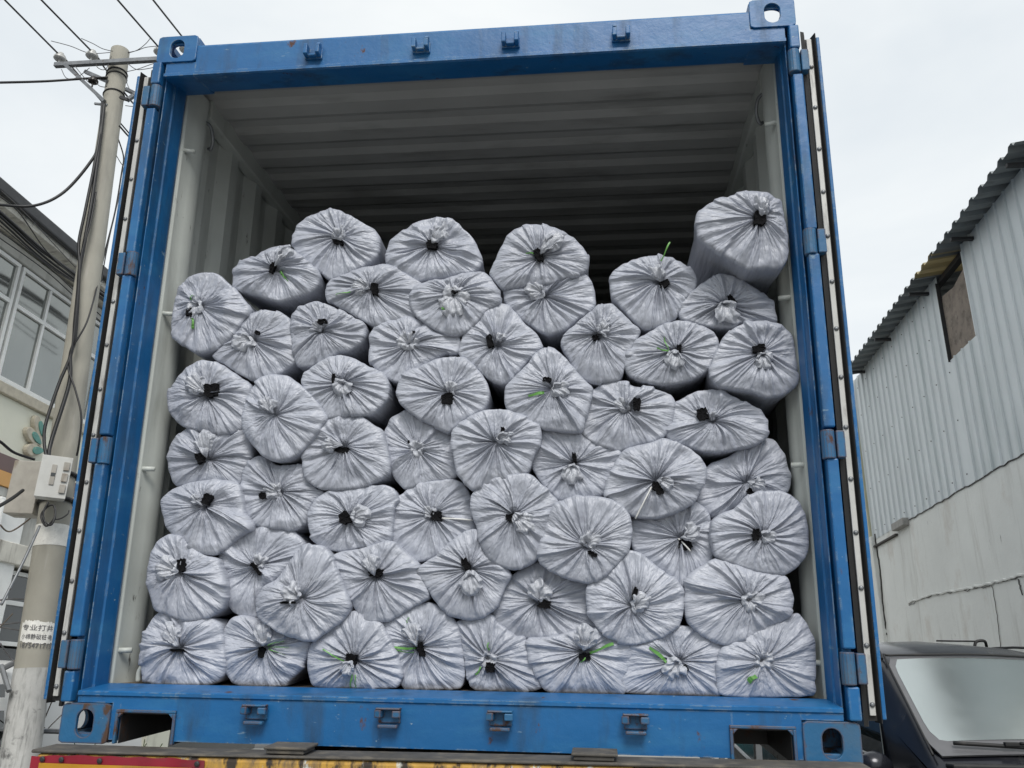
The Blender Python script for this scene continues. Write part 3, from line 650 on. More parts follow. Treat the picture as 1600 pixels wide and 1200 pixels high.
A('A', [(370,508),(410,525),(500,610),(560,680),(600,740),(540,830),(470,920),(370,985),(260,1000),(180,940),(115,890),(120,800),(140,690),(160,610),(220,545),(300,512)], (290,715), (240,762,40,60,10), (265,735,60), [((255,690),(262,655),16),((258,800),(258,860),26)], 'topmost sack against the left wall, green tails above and below its knot', y=.2)
A('A', [(1440,460),(1520,480),(1600,530),(1710,600),(1770,680),(1740,740),(1590,800),(1460,830),(1380,835),(1290,790),(1200,730),(1100,680),(1080,620),(1100,560),(1180,530),(1300,480)], (1360,615), (1390,620,48,78), (1300,605,62), [((1150,657),(1245,640),10)], 'sack under the two leftmost top row sacks, upright black hole, green tail pointing left', y=.21)
A('B', [(500,510),(620,505),(660,540),(700,600),(715,690),(640,740),(600,790),(520,870),(430,893),(360,875),(280,830),(210,780),(180,740),(165,670),(190,600),(280,560),(400,545)], (440,650), (440,628,66,30,8), (450,690,95), [((365,730),(385,750),20)], 'sack under the square-holed top row sack, wide film rosette below its small black hole', y=.19)
A('B', [(1080,560),(1160,520),(1240,515),(1280,540),(1310,620),(1315,700),(1290,740),(1200,800),(1130,860),(1030,890),(960,860),(880,800),(800,740),(760,690),(750,620),(780,600),(900,580),(1000,575)], (1000,650), (998,585,42,22), (945,630,62), [], 'sack directly under the drooping top row sack, round film knot left of its centre', y=.22)
A('C', [(480,450),(550,460),(610,490),(670,540),(703,590),(690,640),(640,700),(600,780),(540,840),(480,865),(400,870),(330,820),(280,760),(215,690),(205,610),(220,550),(290,500),(380,465)], (485,600), (515,632,66,42,-25), (480,560,55), [((492,500),(548,398),13,1)], 'sack with a bright green strap tail standing straight up above it', y=.2)
A('C', [(860,562),(930,580),(1010,620),(1080,670),(1150,720),(1165,780),(1170,835),(1080,830),(960,840),(920,870),(850,865),(770,860),(700,840),(620,815),(605,760),(640,700),(720,630),(790,585)], (870,740), (908,718,28,74,-40), (880,800,70), [], 'wide flattened sack directly beneath the highest corner sack', y=.2)
A('A', [(700,742),(780,755),(840,790),(870,860),(880,960),(885,1040),(880,1070),(760,1150),(690,1170),(600,1165),(520,1120),(440,1070),(375,1030),(440,960),(500,900),(560,830),(610,770)], (630,925), (662,890,36,26,20), (575,950,72), [], 'sack right beside the topmost left wall sack, crumpled film knot left of a tiny hole', y=.21)
A('A', [(1010,690),(1080,705),(1150,740),(1230,780),(1300,820),(1325,860),(1300,930),(1220,985),(1150,1000),(1080,1050),(1000,1085),(900,1080),(880,1000),(865,900),(865,790),(910,725)], (1050,870), (1068,825,66,30,-5), (1030,850,42), [], 'sack with a small ring-shaped black hole above its centre, below the upright-holed sack', y=.2)
A('B', [(110,785),(180,790),(270,840),(380,890),(460,905),(475,950),(460,1000),(380,1010),(290,1060),(200,1120),(110,1190),(30,1170),(-40,1110),(-80,1060),(-85,960),(-80,880),(-20,815)], (165,960), (200,893,20,10), (160,935,75), [], 'sack with a round film bun and barely any hole, left of the diamond-shaped sack', y=.21)
A('B', [(720,705),(780,715),(830,770),(880,830),(950,890),(985,960),(970,990),(890,1060),(840,1120),(790,1180),(740,1200),(650,1160),(590,1110),(520,1060),(470,1010),(490,920),(520,860),(600,780),(640,730)], (705,960), (666,946,46,88,-16), (735,915,32), [], 'diamond-shaped sack with a leaning oblong black hole left of its centre', y=.2)
A('P', [(943,476),(957,477),(969,488),(985,504),(999,517),(993,531),(985,547),(975,573),(967,592),(935,597),(916,595),(900,581),(890,560),(878,540),(882,525),(902,505),(925,487)], (935,524), (930,530,11,9,-20), (942,516,13), [], 'narrow sack wedged below and left of the sack with the upright green tail', y=.19)
A('C', [(620,835),(700,850),(780,885),(825,930),(830,1000),(800,1060),(780,1110),(700,1160),(600,1190),(500,1200),(400,1180),(320,1150),(290,1100),(300,1030),(350,950),(430,900),(520,850)], (585,1010), (602,1000,30,46), (575,1070,58), [((540,1015),(515,935),9),((540,1025),(472,1000),13)], 'sack with two thin green tails forming a V beside a round twisted knot', y=.19)
A('P', [(1193,503),(1220,509),(1236,525),(1241,547),(1243,575),(1244,600),(1225,616),(1200,620),(1177,612),(1150,607),(1125,602),(1114,593),(1111,577),(1119,552),(1132,528),(1151,512),(1172,504)], (1189,552), (1184,547,22,12,-20), (1192,566,17), [], 'right wall sack, ragged black hole over a hanging knot, second below the highest sack', y=.17)
A('D', [(370,15),(430,25),(500,60),(580,110),(650,160),(650,230),(620,330),(600,420),(540,440),(440,445),(340,425),(250,400),(190,340),(165,270),(175,190),(240,100),(300,45)], (400,215), (440,200,110,88,-15), (355,165,70), [], 'left wall sack with the biggest ragged black hole on that side', y=.2)
A('D', [(790,102),(870,110),(930,150),(1000,210),(1060,280),(1100,355),(1060,420),(1000,500),(930,570),(860,600),(800,605),(720,570),(660,500),(615,430),(608,350),(630,260),(680,160),(730,115)], (800,335), None, (770,275,52), [], 'round sack with no hole, just right of the left wall sack with the biggest hole', y=.17)
A('D', [(1110,0),(1190,-15),(1280,10),(1350,50),(1440,90),(1470,150),(1465,230),(1420,290),(1370,330),(1240,335),(1110,355),(1090,340),(1060,270),(1000,220),(960,150),(975,90),(1030,50)], (1210,150), (1157,130,24,70), (1210,185,62), [], 'sack with a thin vertical slit left of a film end hanging to its lower edge', y=.18)
A('E', [(480,-5),(530,20),(590,80),(640,160),(655,230),(630,310),(560,350),(480,400),(420,450),(395,460),(300,410),(230,375),(160,330),(100,270),(80,210),(100,140),(160,80),(250,45),(350,5)], (410,215), (400,262,80,78), (425,185,48), [], 'sack with a neat square black hole below its centre, left of the tall pointed sack', y=.19)
A('E', [(1000,-60),(1060,-55),(1130,0),(1190,70),(1240,130),(1300,190),(1280,290),(1250,380),(1220,450),(1130,450),(1000,435),(930,400),(840,350),(770,310),(758,240),(765,180),(830,110),(900,40),(950,-30)], (1055,190), (1022,143,56,34,10), (1110,200,62), [((905,240),(1005,228),26)], 'tall pointed sack with a broad green tail to the left of its knot', y=.17)
A('F', [(200,150),(300,155),(400,195),(500,205),(590,230),(615,290),(600,380),(560,470),(500,510),(380,540),(280,575),(180,550),(90,510),(40,460),(40,400),(70,300),(100,210)], (310,315), (377,305,54,88), (295,290,55), [], 'sack with an upright rectangular black hole right of a small round knot', y=.2)
A('F', [(800,205),(890,205),(970,240),(1060,280),(1150,325),(1190,390),(1185,480),(1130,530),(1040,555),(900,580),(800,575),(700,545),(610,520),(565,480),(600,400),(600,300),(640,270),(720,225)], (850,385), (787,356,80,84,-15), (850,365,34), [], 'wide oval sack near the right wall, square black hole upper left of its centre', y=.21)
A('D', [(290,415),(400,420),(520,440),(620,440),(655,500),(650,600),(600,690),(580,750),(500,730),(430,725),(330,735),(220,755),(180,700),(165,600),(180,530),(230,460)], (410,600), (374,602,50,72,-20), (405,505,68), [], 'left wall sack with a film end standing like a cockade above its small black hole', y=.22)
A('D', [(700,585),(750,600),(800,640),(880,640),(960,640),(1000,700),(1040,780),(1090,800),(1010,880),(980,980),(910,1020),(840,1005),(720,1000),(640,970),(600,900),(590,800),(610,700),(650,620)], (830,800), (737,822,52,46), (800,790,58), [], 'sack below the round holeless one, small black hole left of a long crumpled knot', y=.22)
A('D', [(1230,342),(1310,350),(1380,400),(1430,430),(1450,500),(1475,600),(1470,680),(1400,730),(1300,765),(1170,778),(1060,770),(990,720),(965,640),(970,540),(1010,460),(1080,400),(1150,355)], (1215,525), (1203,549,94,34,4), (1130,520,46), [], 'sack with a wide flat black hole, left of the sack with a flat pinkish flap', y=.19)
A('E', [(140,325),(230,345),(280,400),(350,450),(410,470),(430,550),(450,650),(460,720),(410,755),(300,765),(190,800),(130,810),(80,760),(40,680),(5,560),(0,480),(40,390),(90,350)], (210,570), (160,525,14,18), (215,565,66), [], 'finely pleated sack with a flat pinkish film flap over its centre', y=.23)
A('E', [(620,330),(750,325),(820,345),(900,385),(970,425),(975,520),(930,610),(900,700),(830,740),(700,760),(600,800),(555,815),(510,780),(460,720),(440,620),(425,520),(440,440),(520,380)], (700,520), (748,453,26,28), (760,500,52), [], 'large sack at the centre of the stack with only a pinhole above its knot', y=.17)
A('E', [(1000,450),(1100,455),(1220,465),(1300,510),(1400,550),(1480,580),(1450,670),(1420,780),(1390,840),(1300,865),(1200,870),(1100,885),(1020,810),(940,700),(930,640),(960,570),(980,500)], (1185,655), (1190,635,30,96), (1175,725,66), [], 'sack right of the large central one, narrow vertical slit above a wide ragged knot', y=.21)
A('F', [(540,510),(620,530),(700,560),(770,620),(810,680),(805,760),(760,850),(720,900),(640,950),(500,990),(400,990),(310,960),(240,890),(190,850),(200,760),(240,700),(280,600),(340,560),(440,540)], (500,765), (508,820,60,98,-30), (560,790,52), [], 'sack with a loose white string hanging from a slanted black hole', y=.17, strings=[((470,810),(370,1005))])
A('F', [(1180,500),(1240,520),(1300,600),(1320,680),(1340,740),(1320,830),(1240,835),(1160,850),(1060,870),(1000,920),(920,960),(850,990),(800,940),(740,880),(790,790),(810,700),(850,660),(960,620),(1060,570),(1120,520)], (1060,775), (1092,837,74,46), (1125,800,52), [], 'slanting sack near the right wall, half covered by the broad sack below it', y=.25)
A('D', [(420,725),(520,735),(580,760),(600,850),(610,920),(650,1000),(560,1070),(500,1130),(430,1160),(330,1150),(280,1100),(200,1050),(150,1000),(130,900),(125,850),(180,790),(290,745)], (385,880), (416,845,58,70,25), (350,850,30), [], 'left wall sack third from the floor, small black hole and no knot', y=.19)
A('D', [(1190,780),(1300,770),(1440,757),(1500,780),(1530,840),(1500,880),(1490,1000),(1480,1080),(1400,1110),(1300,1125),(1200,1145),(1100,1130),(1030,1070),(1000,990),(1000,920),(1040,850),(1100,800)], (1255,950), (1228,955,76,88,-25), (1325,940,62), [], 'sack with a squarish black hole and a clear curled film end right of it', y=.2)
A('E', [(200,790),(330,770),(430,760),(490,790),(530,850),(550,930),(555,1020),(570,1060),(560,1140),(450,1170),(330,1230),(210,1268),(60,1180),(45,1060),(60,950),(80,880)], (310,985), (335,987,80,64,10), (285,960,44), [], 'sack with a white film fringe left of its hole, left of the tattered-knot sack', y=.23, strings=[((370,1003),(560,1015))])
A('P', [(817,741),(832,745),(850,762),(865,777),(872,787),(865,800),(857,822),(853,847),(843,868),(825,882),(801,888),(778,882),(762,868),(752,848),(745,820),(737,800),(737,775),(750,760),(775,748)], (803,805), (802,809,23,13,-10), (820,817,18), [], 'sack under the large central one, tattered knot right of its black double hole', y=.17)
A('P', [(897,776),(925,777),(950,780),(970,790),(982,805),(986,830),(980,860),(962,882),(945,898),(920,910),(893,905),(868,895),(845,880),(842,860),(850,835),(857,812),(868,790)], (917,852), (926,866,18,8,25), (922,845,16), [], 'smooth sack with long downward pleats above a low knot, right of the tattered-knot sack', y=.16)
A('P', [(1085,786),(1097,792),(1107,805),(1112,830),(1112,870),(1100,890),(1085,910),(1070,925),(1060,917),(1045,900),(1020,882),(1000,868),(990,855),(985,835),(985,815),(1000,808),(1030,800),(1060,792)], (1062,840), (1071,851,23,20,5), (1080,832,15), [], 'pointed sack with a big black hole crossed by a string, below the slanted-hole sack', y=.22, strings=[((1060,842),(1078,862))])
A('P', [(1220,768),(1238,776),(1250,790),(1258,810),(1262,835),(1261,862),(1247,882),(1226,896),(1186,893),(1151,882),(1121,869),(1114,850),(1112,833),(1115,815),(1130,803),(1150,795),(1165,780),(1190,770)], (1190,838), (1179,836,13,20), (1199,840,14), [], 'broad right wall sack, small upright black hole left of its knot, third from the floor', y=.17)
A('G', [(240,58),(290,70),(370,140),(440,180),(510,200),(520,250),(545,330),(550,400),(530,470),(460,520),(390,535),(310,540),(240,510),(170,480),(130,400),(110,330),(120,240),(150,130),(190,80)], (300,270), (317,230,54,80,-10), (235,250,70), [], 'left wall sack second from the floor, upright black hole right of a ragged knot', y=.18)
A('G', [(740,15),(830,8),(920,25),(970,70),(1010,120),(1040,150),(950,180),(900,240),(850,300),(780,340),(740,400),(730,520),(660,520),(600,490),(560,420),(530,330),(515,250),(520,200),(540,130),(640,50)], (735,235), (745,252,24,92,-38), (760,208,48), [], 'sack half hidden behind a nearer overlapping sack at lower left, diagonal black slit', y=.23)
A('G', [(1060,118),(1110,130),(1150,180),(1180,260),(1220,350),(1255,460),(1210,540),(1130,600),(1050,655),(980,650),(880,620),(800,570),(740,520),(730,430),(770,360),(850,310),(900,240),(950,180),(1000,130)], (985,415), (925,443,100,14), (950,390,60), [], 'nearer sack overlapping its left neighbour at lower left, with a thin flat black slit', y=.15)
A('P', [(566,858),(596,849),(613,849),(635,866),(650,880),(657,899),(666,920),(668,934),(639,950),(610,968),(590,971),(570,971),(560,957),(550,940),(540,922),(530,902),(520,880),(522,869),(533,863)], (588,900), (590,896,25,13,-5), (583,880,14), [], 'sack with a wide ragged black hole, second tier, right of the nearer overlapping sack', y=.18)
A('H', [(290,25),(330,20),(350,60),(380,110),(430,150),(450,180),(430,220),(400,290),(350,330),(300,337),(240,320),(200,290),(160,230),(120,160),(190,110),(230,70)], (305,160), (295,142,28,50,-25), (315,215,44), [], 'shield-shaped sack with a long film end hanging down below its black hole', y=.18)
A('H', [(480,170),(550,135),(600,150),(660,190),(725,210),(728,280),(735,340),(760,370),(700,370),(600,405),(520,405),(470,400),(400,350),(390,310),(400,250),(430,210)], (555,270), (574,284,50,36,25), (560,240,40), [], 'second tier sack left of the large six-sided one, film bow above a slanting hole', y=.22)
A('H', [(880,95),(920,110),(980,160),(1040,200),(1068,240),(1065,310),(1050,360),(990,400),(900,425),(840,415),(780,385),(735,320),(725,250),(735,210),(800,170),(850,120)], (885,290), (894,246,18,50,20), (915,275,40), [], 'large six-sided second tier sack with a small curved black slit above its round knot', y=.17)
A('H', [(1185,125),(1230,140),(1330,170),(1430,185),(1450,230),(1460,270),(1440,320),(1380,360),(1300,400),(1220,427),(1150,400),(1090,350),(1075,290),(1080,220),(1110,170)], (1300,268), None, (1320,270,46), [], 'second tier sack nearest the right wall, no hole, knot right of centre', y=.17)
A('G', [(190,495),(250,520),(300,540),(400,535),(480,540),(520,570),(535,640),(545,730),(548,830),(510,885),(450,905),(250,905),(100,890),(85,870),(80,740),(100,620),(140,540)], (300,695), (300,712,90,20), (270,620,60), [], 'bottom row sack in the left corner beside the lashing ring', y=.19)
A('G', [(640,520),(720,540),(800,580),(900,640),(1010,650),(1040,670),(1020,740),(980,810),(910,890),(880,912),(640,910),(580,870),(545,800),(535,700),(550,600),(590,540)], (790,690), (767,724,40,70), (785,615,56), [((800,690),(900,655),5),((805,700),(930,690),4),((800,705),(915,735),5)], 'second bottom row sack from the left, fan of green strands right of its hole', y=.2)
A('G', [(1290,495),(1340,530),(1430,560),(1460,620),(1500,700),(1540,790),(1555,860),(1520,920),(1400,925),(1250,925),(1070,915),(1040,880),(1025,800),(1030,720),(1060,660),(1150,600),(1220,520)], (1290,770), (1275,765,74,74,10), (1262,812,44), [((1122,706),(1240,772),10),((1282,848),(1272,925),12),((1298,850),(1304,922),9)], 'third bottom row sack from the left, more green hanging under its knot', y=.18)
A('H', [(160,280),(200,300),(240,330),(265,370),(280,450),(285,530),(270,580),(180,585),(80,583),(60,560),(40,500),(0,400),(0,350),(90,300)], (125,435), (134,446,26,58,-12), (105,380,36), [((35,438),(120,440),11),((45,448),(110,455),5),((92,330),(88,350),5)], 'fourth bottom row sack from the left, green strands left of a narrow black hole', y=.2)
A('H', [(380,325),(400,350),(470,400),(500,405),(520,460),(545,520),(560,580),(500,590),(330,587),(300,550),(290,480),(275,400),(265,350),(330,330)], (375,480), (383,508,38,38), (370,485,34), [((330,535),(350,508),9),((376,420),(376,448),8)], 'fifth bottom row sack from the left, narrow, square black hole right under its knot', y=.2)
A('H', [(520,410),(600,405),(700,375),(760,370),(800,395),(885,430),(875,500),(850,560),(850,598),(700,598),(600,595),(570,580),(530,500),(513,440)], (715,452), (716,472,46,32,-5), (718,395,44), [((735,455),(820,425),14),((700,490),(740,458),6)], 'widest bottom row sack, longest green tail, a film end rising above its hole', y=.19)
A('H', [(960,400),(1040,365),(1100,370),(1160,400),(1215,430),(1200,500),(1190,570),(1190,605),(1060,605),(900,600),(855,590),(855,520),(880,430)], (1055,485), (1069,515,36,32,10), (1035,515,40), [((948,435),(1008,490),16)], 'second bottom row sack from the right, green tail pointing up left', y=.19)
A('H', [(1440,330),(1480,320),(1510,360),(1535,420),(1540,500),(1535,560),(1530,605),(1400,612),(1220,608),(1195,590),(1190,500),(1210,440),(1300,400),(1390,355)], (1350,488), None, (1352,482,42), [((1296,558),(1322,536),24)], 'bottom row sack in the right corner, short green tail below its knot', y=.17)
for i, (a, k) in enumerate(S_): sack(i+1, *a, **k)
# sacks of the tier behind, glimpsed in the gaps
for i, (x, z_, r_) in enumerate(()):
    pass

# ================================================================= BUILDINGS
def Hx(u, v, X): p = hit(u, v, 0, X); return p.y, p.z
# ---- right: sheet-metal shed on a plastered wall, wall plane x = 5
XR = 5.0; ZB, ZE = 4.31, 6.85
SH = empty('metal_shed', 'pale corrugated metal shed above a dirty white plastered wall', 'building', (XR, 6, 0))
def PR(mb, name, m, bevel=0, smooth=False, parent=None): return mb.build(name, m, parent or SH, bevel=bevel, smooth=smooth, org=(0,0,0)) if False else _pl(mb, name, m, bevel, smooth, parent or SH)
def _pl(mb, name, m, bevel, smooth, parent):
    root = parent
    while root.parent: root = root.parent
    o = root.matrix_world.translation; mb.v = [(v[0]-o.x, v[1]-o.y, v[2]-o.z) for v in mb.v]
    return mb.build(name, m, parent, bevel=bevel, smooth=smooth)
YF, YN = 12.12, 4.95
PR(MB().box(XR+.004, XR+.25, YN, 11.9, -.1, ZB-.08), 'plaster_wall', M['plaster'])
PR(MB().box(XR-.06, XR+.2, 11.9, 12.3, -.1, ZB-.14), 'wall_pier', M['plaster'], .01)
PR(MB().prism([(XR+.26, 0), (XR+9, 0), (XR+9, 8.35), (XR+.26, 6.9)], 1, YN, YN+.2), 'end_wall', M['plaster']); PR(MB().box(XR+.26, XR+9, 12.0, 12.2, 0, 6.9), 'end_wall', M['plaster'])  # near end wall is unseen; shed cut short there so the windscreen mirrors sky
wy0, wy1, wz0 = 7.07, 7.93, 5.74
def shed(y0, y1, z0, z1, name='metal_cladding'):
    pts = []; y = y0; k = 0
    while y < y1-1e-3:
        e = min(y+.235, y1); pts += [(XR, y), (XR, max(y, e-.03))]
        if e < y1: pts += [(XR-.022, e-.018), (XR-.022, e-.006)]
        y = e
    pts.append((XR, y1)); return MB().strip(pts, 2, z0, z1)
m = shed(YN, wy0, ZB-.2, ZE+.1); m2 = shed(wy1, YF, ZB-.2, ZE+.1); m3 = shed(wy0, wy1, ZB-.2, wz0)
for q in (m2, m3): m.add(q.v, q.f)
PR(m, 'metal_cladding', M['zinc'])
for y0, z0 in ((wy0, wz0), ): 
    PR(MB().box(XR-.024, XR+.03, wy1-.001, wy1+.012, wz0-.02, ZE), 'window_jamb', M['darksteel'], .002)
    PR(MB().box(XR-.028, XR+.05, wy0-.02, wy0+.004, wz0-.02, ZE), 'window_jamb', M['zinc'], .002)
bd = [(8.05, 5.7), (7.0, 5.7), (7.0, 6.66), (7.18, 6.68), Hx(1490, 449, XR+.03), Hx(1473, 463, XR+.03), (8.05, 6.36)]
PR(MB().prism([(y, z) for y, z in bd], 0, XR+.025, XR+.045), 'chipboard_panel', M['board'])
PR(MB().box(XR+.6, XR+.65, 6.5, 9.0, 5.2, 6.85), 'inner_wall', M['darksteel'])
PR(MB().box(XR+.06, XR+.09, 7.3, 7.95, wz0-.02, wz0+.03), 'window_sill', M['darksteel'])
# roof sheet running perpendicular to the eave, overhanging .38 m
def roofs(y0, y1):
    pts = []; y = y0
    while y < y1: pts += [(y, 0), (y+.05, .0), (y+.08, .05), (y+.15, .05), (y+.18, 0)]; y += .25
    return pts
def roofpart(y0, y1, ma, name):
    P_ = roofs(y0, y1); n = len(P_); V = []
    for (x, zz) in ((XR-.30, 6.90), (XR+2.6, 7.38), (XR+9, 8.44)):
        for (y, d) in P_: V.append((x, y, zz+d))
    nV = len(V); V += [(a, b, c+.006) for a, b, c in V]
    fs = []
    for o in (0, n): fs += [(o+i, o+i+1, o+n+i+1, o+n+i) for i in range(n-1)]
    fs += [tuple(nV+i for i in f) for f in fs]
    PR(MB().add(V, fs), name, ma)
roofpart(YN-.05, 7.2, M['zinc_dark'], 'roof'); roofpart(7.2, 7.95, M['fibre'], 'translucent_roof_sheet'); roofpart(7.875, 11.6, M['zinc_dark'], 'roof')
PR(MB().box(XR+.02, XR+.1, YN, 12.1, ZE-.0, ZE+.07), 'eave_purlin', M['darksteel'])
for y in (5.2, 6.72, 8.22, 9.8, 11.2): PR(MB().box(XR-.26, XR+.0, y, y+.05, 6.83, 6.87), 'eave_bracket', M['darksteel'], .003)
PR(MB().box(XR-.035, XR+.12, YF-.1, YF+.16, ZB-.16, ZE+.02), 'corner_flashing', M['flash'], .006)
scr_me = None
for z in (4.25, 4.95, 5.6, 6.25, 6.75):
    y = 5.18
    while y < 12:
        if not (6.95 < y < 8.0 and z > 5.7):
            if scr_me is None:
                o = MB().lathe([(.009, 0), (.009, .005), (.004, .009)], (0, 0, 0), (-1, 0, 0), 8).build('screw', M['crack'], SH); scr_me = o.data
            else: o = bpy.data.objects.new('screw', scr_me); col.objects.link(o); o.parent = SH
            o.location = (-.001, y-6, z)
        y += .235*2
# ragged lower edge, mortar bead, cracks
rr = random.Random(3)
def ragged(pts, r, name, ma, jit=.02, sub=7):
    p = []
    for (a, b) in zip(pts[:-1], pts[1:]):
        for k in range(sub): t = k/sub; p.append((XR-.006, a[0]+(b[0]-a[0])*t+rr.uniform(-jit, jit), a[1]+(b[1]-a[1])*t+rr.uniform(-jit, jit)))
    p.append((XR-.001, *pts[-1])); PR(MB().tube(p, r, 5), name, ma)
ragged([(y_, ZB-.205) for y_ in (10.2, 9, 8, 7, 6, 5)], .007, 'wall_crack', M['crack'], .012, 9)
PR(MB().box(XR-.09, XR+.02, 10.22, 10.75, ZB-.27, ZB-.16), 'mortar_ledge', M['mortar'], .01)
PR(MB().box(XR-.04, XR+.02, 10.76, 12.0, ZB-.33, ZB-.3), 'drip_flashing', M['crack'], .004)
ragged([Hx(1420, 942, XR), Hx(1460, 928, XR), Hx(1520, 918, XR), Hx(1560, 908, XR), Hx(1600, 897, XR), (5.6, 2.9), (5.0, 2.86)], .016, 'mortar_bead', M['plaster'], .012, 9)
ragged([Hx(1420, 944, XR), Hx(1460, 930, XR), Hx(1520, 920, XR), Hx(1560, 910, XR), Hx(1600, 899, XR), (5.6, 2.88), (5.0, 2.84)], .004, 'wall_crack', M['crack'], .022, 9)
ragged([Hx(1550, 912, XR), Hx(1556, 940, XR), Hx(1562, 990, XR), Hx(1566, 1030, XR)], .004, 'wall_crack', M['crack'], .01)
ragged([Hx(1592, 905, XR), Hx(1598, 930, XR)], .007, 'wall_crack', M['crack'], .01)
ragged([Hx(1367, 835, XR), Hx(1374, 880, XR), Hx(1381, 950, XR), Hx(1386, 992, XR)], .012, 'wall_crack', M['crack'], .03)

# ---- left: two-storey shop house, wall plane x = -6
XL = -6.0
BL = empty('shop_house', 'cream two-storey building with a glazed upper floor and orange-striped fascia', 'building', (XL, 6, 0))
def PL(mb, name, m, bevel=0, parent=None, smooth=False): return _pl(mb, name, m, bevel, smooth, parent or BL)
y0_, y1_ = -3.0, 14.0
zs0, zs1 = 4.67, 6.02      # upper windows
PL(MB().box(XL-6, XL-.35, y0_, y1_, 0, 6.35), 'core', M['curtain'])
PL(MB().box(XL-.3, XL, y0_, y1_, 3.90, 4.52), 'upper_wall', M['cream'], .005)
PL(MB().box(XL-.32, XL+.05, y0_, y1_, 4.522, 4.64), 'window_ledge', M['beige'], .01)
PL(MB().box(XL-.32, XL+.02, y0_, y1_, 6.03, 6.18), 'lintel', M['greywall'], .01)
PL(MB().prism([(XL-.3, 6.185), (XL+.30, 6.26), (XL+.30, 6.42), (XL-.3, 6.42)], 1, y0_, y1_), 'eave_slab', M['tilewall'], .01)
PL(MB().box(XL+.302, XL+.38, y0_, y1_, 6.33, 6.47), 'gutter', M['gutter'], .02)
PL(MB().prism([(XL-6.2, 7.6), (XL+.3, 6.47), (XL+.3, 6.425), (XL-6.2, 6.425)], 1, y0_, y1_), 'roof', M['gutter'], .0)
PL(MB().box(XL-.3, XL+.06, y0_, y1_, 3.72, 3.895), 'fascia', M['brown'], .005)
PL(MB().box(XL-.3, XL+.08, y0_, y1_, 3.56, 3.715), 'fascia_stripe', M['orange'], .005)
PL(MB().box(XL-.3, XL+.06, y0_, y1_, 3.46, 3.555), 'fascia_soffit', M['greywall'], .005)
PL(MB().box(XL-.3, XL+.14, y0_, y1_, 2.78, 3.0), 'ledge', M['tilewall'], .01)
PL(MB().box(XL-.3, XL-.01, y0_, y1_, 3.001, 3.459), 'transom_wall', M['greywall'], .01)
PL(MB().box(XL-.29, XL+.1, y0_, y1_, 0, .5), 'plinth', M['greywall'], .01)
def window(yc0, yc1, z0, z1, mull, trans, x=XL-.04, fr=.045, ma='glass', split=()):
    f = MB(); d0, d1 = x-.035, x+.035
    f.box(d0, d1, yc0, yc1, z0, z0+fr); f.box(d0, d1, yc0, yc1, z1-fr, z1)
    f.box(d0, d1, yc0, yc0+fr, z0+fr, z1-fr); f.box(d0, d1, yc1-fr, yc1, z0+fr, z1-fr)
    for q in mull: f.box(d0+.004, d1-.004, q-.02, q+.02, z0+fr, z1-fr)
    for t in trans: f.box(d0+.002, d1-.002, yc0+fr, yc1-fr, t-.025, t+.025)
    for (q, za, zb) in split: f.box(d0+.006, d1-.006, q-.016, q+.016, za, zb)
    o = PL(f, 'window', M['trim'], .004)
    PL(MB().box(x-.008, x+.002, yc0+fr*.5, yc1-fr*.5, z0+fr*.5, z1-fr*.5), 'window_pane', M[ma], 0, parent=o)
    return o
ys = [-1.7, -.55, .6, 1.7, 2.85, 4.02, 5.17, 6.34, 7.5, 8.7, 9.9, 11.1, 12.3]
for a, b in zip(ys[:-1], ys[1:]):
    w_ = b-a; window(a+.02, b-.02, zs0, zs1, [a+w_*.47], [5.55])
PL(MB().box(XL-.2, XL+.0, y0_, y1_, 4.645, 4.668), 'window_track', M['trim'], .004)
# open casement at far left of the view
# ground floor
for a, b in ((3.6, 4.9), (6.05, 7.45), (8.2, 9.6)):
    window(a, b, 1.95, 2.74, [(a+b)/2], [2.4], ma='darkpane')
    PL(MB().box(XL-.3, XL+.0, b+.03, b+.72, .501, 2.779), 'wall_column', M['cream'], .01)
for k in range(7): PL(MB().tube([(XL+.04, 7.5+k*.12, 1.0), (XL+.04, 7.5+k*.12, 2.6)], .009, 6), 'window_bar', M['steel'])
for k in range(5): PL(MB().tube([(XL+.045, 7.4, 1.1+k*.33), (XL+.045, 8.4, 1.1+k*.33)], .009, 6), 'window_bar', M['trim'])
PL(MB().box(XL-.3, XL+.1, 5.55, 6.0, .501, 3.45), 'wall_column', M['trim'], .02)
PL(MB().tube([(XL+.14, 5.52, 3.4), (XL+.14, 5.52, .5)], .035, 10), 'downpipe', M['trim'])
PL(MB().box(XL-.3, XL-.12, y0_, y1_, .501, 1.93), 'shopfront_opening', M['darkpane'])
# rounded brown panel beyond the pole
PL(MB().box(XL+.0, XL+.1, 7.25, 8.1, 3.9, 4.36), 'sign_panel', M['brown'], .04)
# petal ornament
def petal(u, v, w_, h_, rot, ma, x):
    y, z = Hx(u, v, XL+.05); L = []; n = 20; m = MB()
    for k in range(n):
        t = 2*math.pi*k/n; a, b = math.cos(t)*w_, math.sin(t)*h_*(1-.3*math.cos(t)); L.append((y+a*math.cos(rot)-b*math.sin(rot), z+a*math.sin(rot)+b*math.cos(rot)))
    return m.prism(L, 0, XL+.0, x)
PO = None
for i, (u, v, w_, h_, ro) in enumerate([(60, 669, .15, .06, -1.0), (53, 684, .16, .065, -.45), (55, 703, .15, .07, .25)]):
    o = PL(petal(u, v, w_, h_, ro, None, XL+.06), 'wall_ornament', M['beige'], .01)
    PL(petal(u+3, v+1, w_*.62, h_*.6, ro, None, XL+.072), 'ornament_inlay', M['teal'], .004, parent=o)

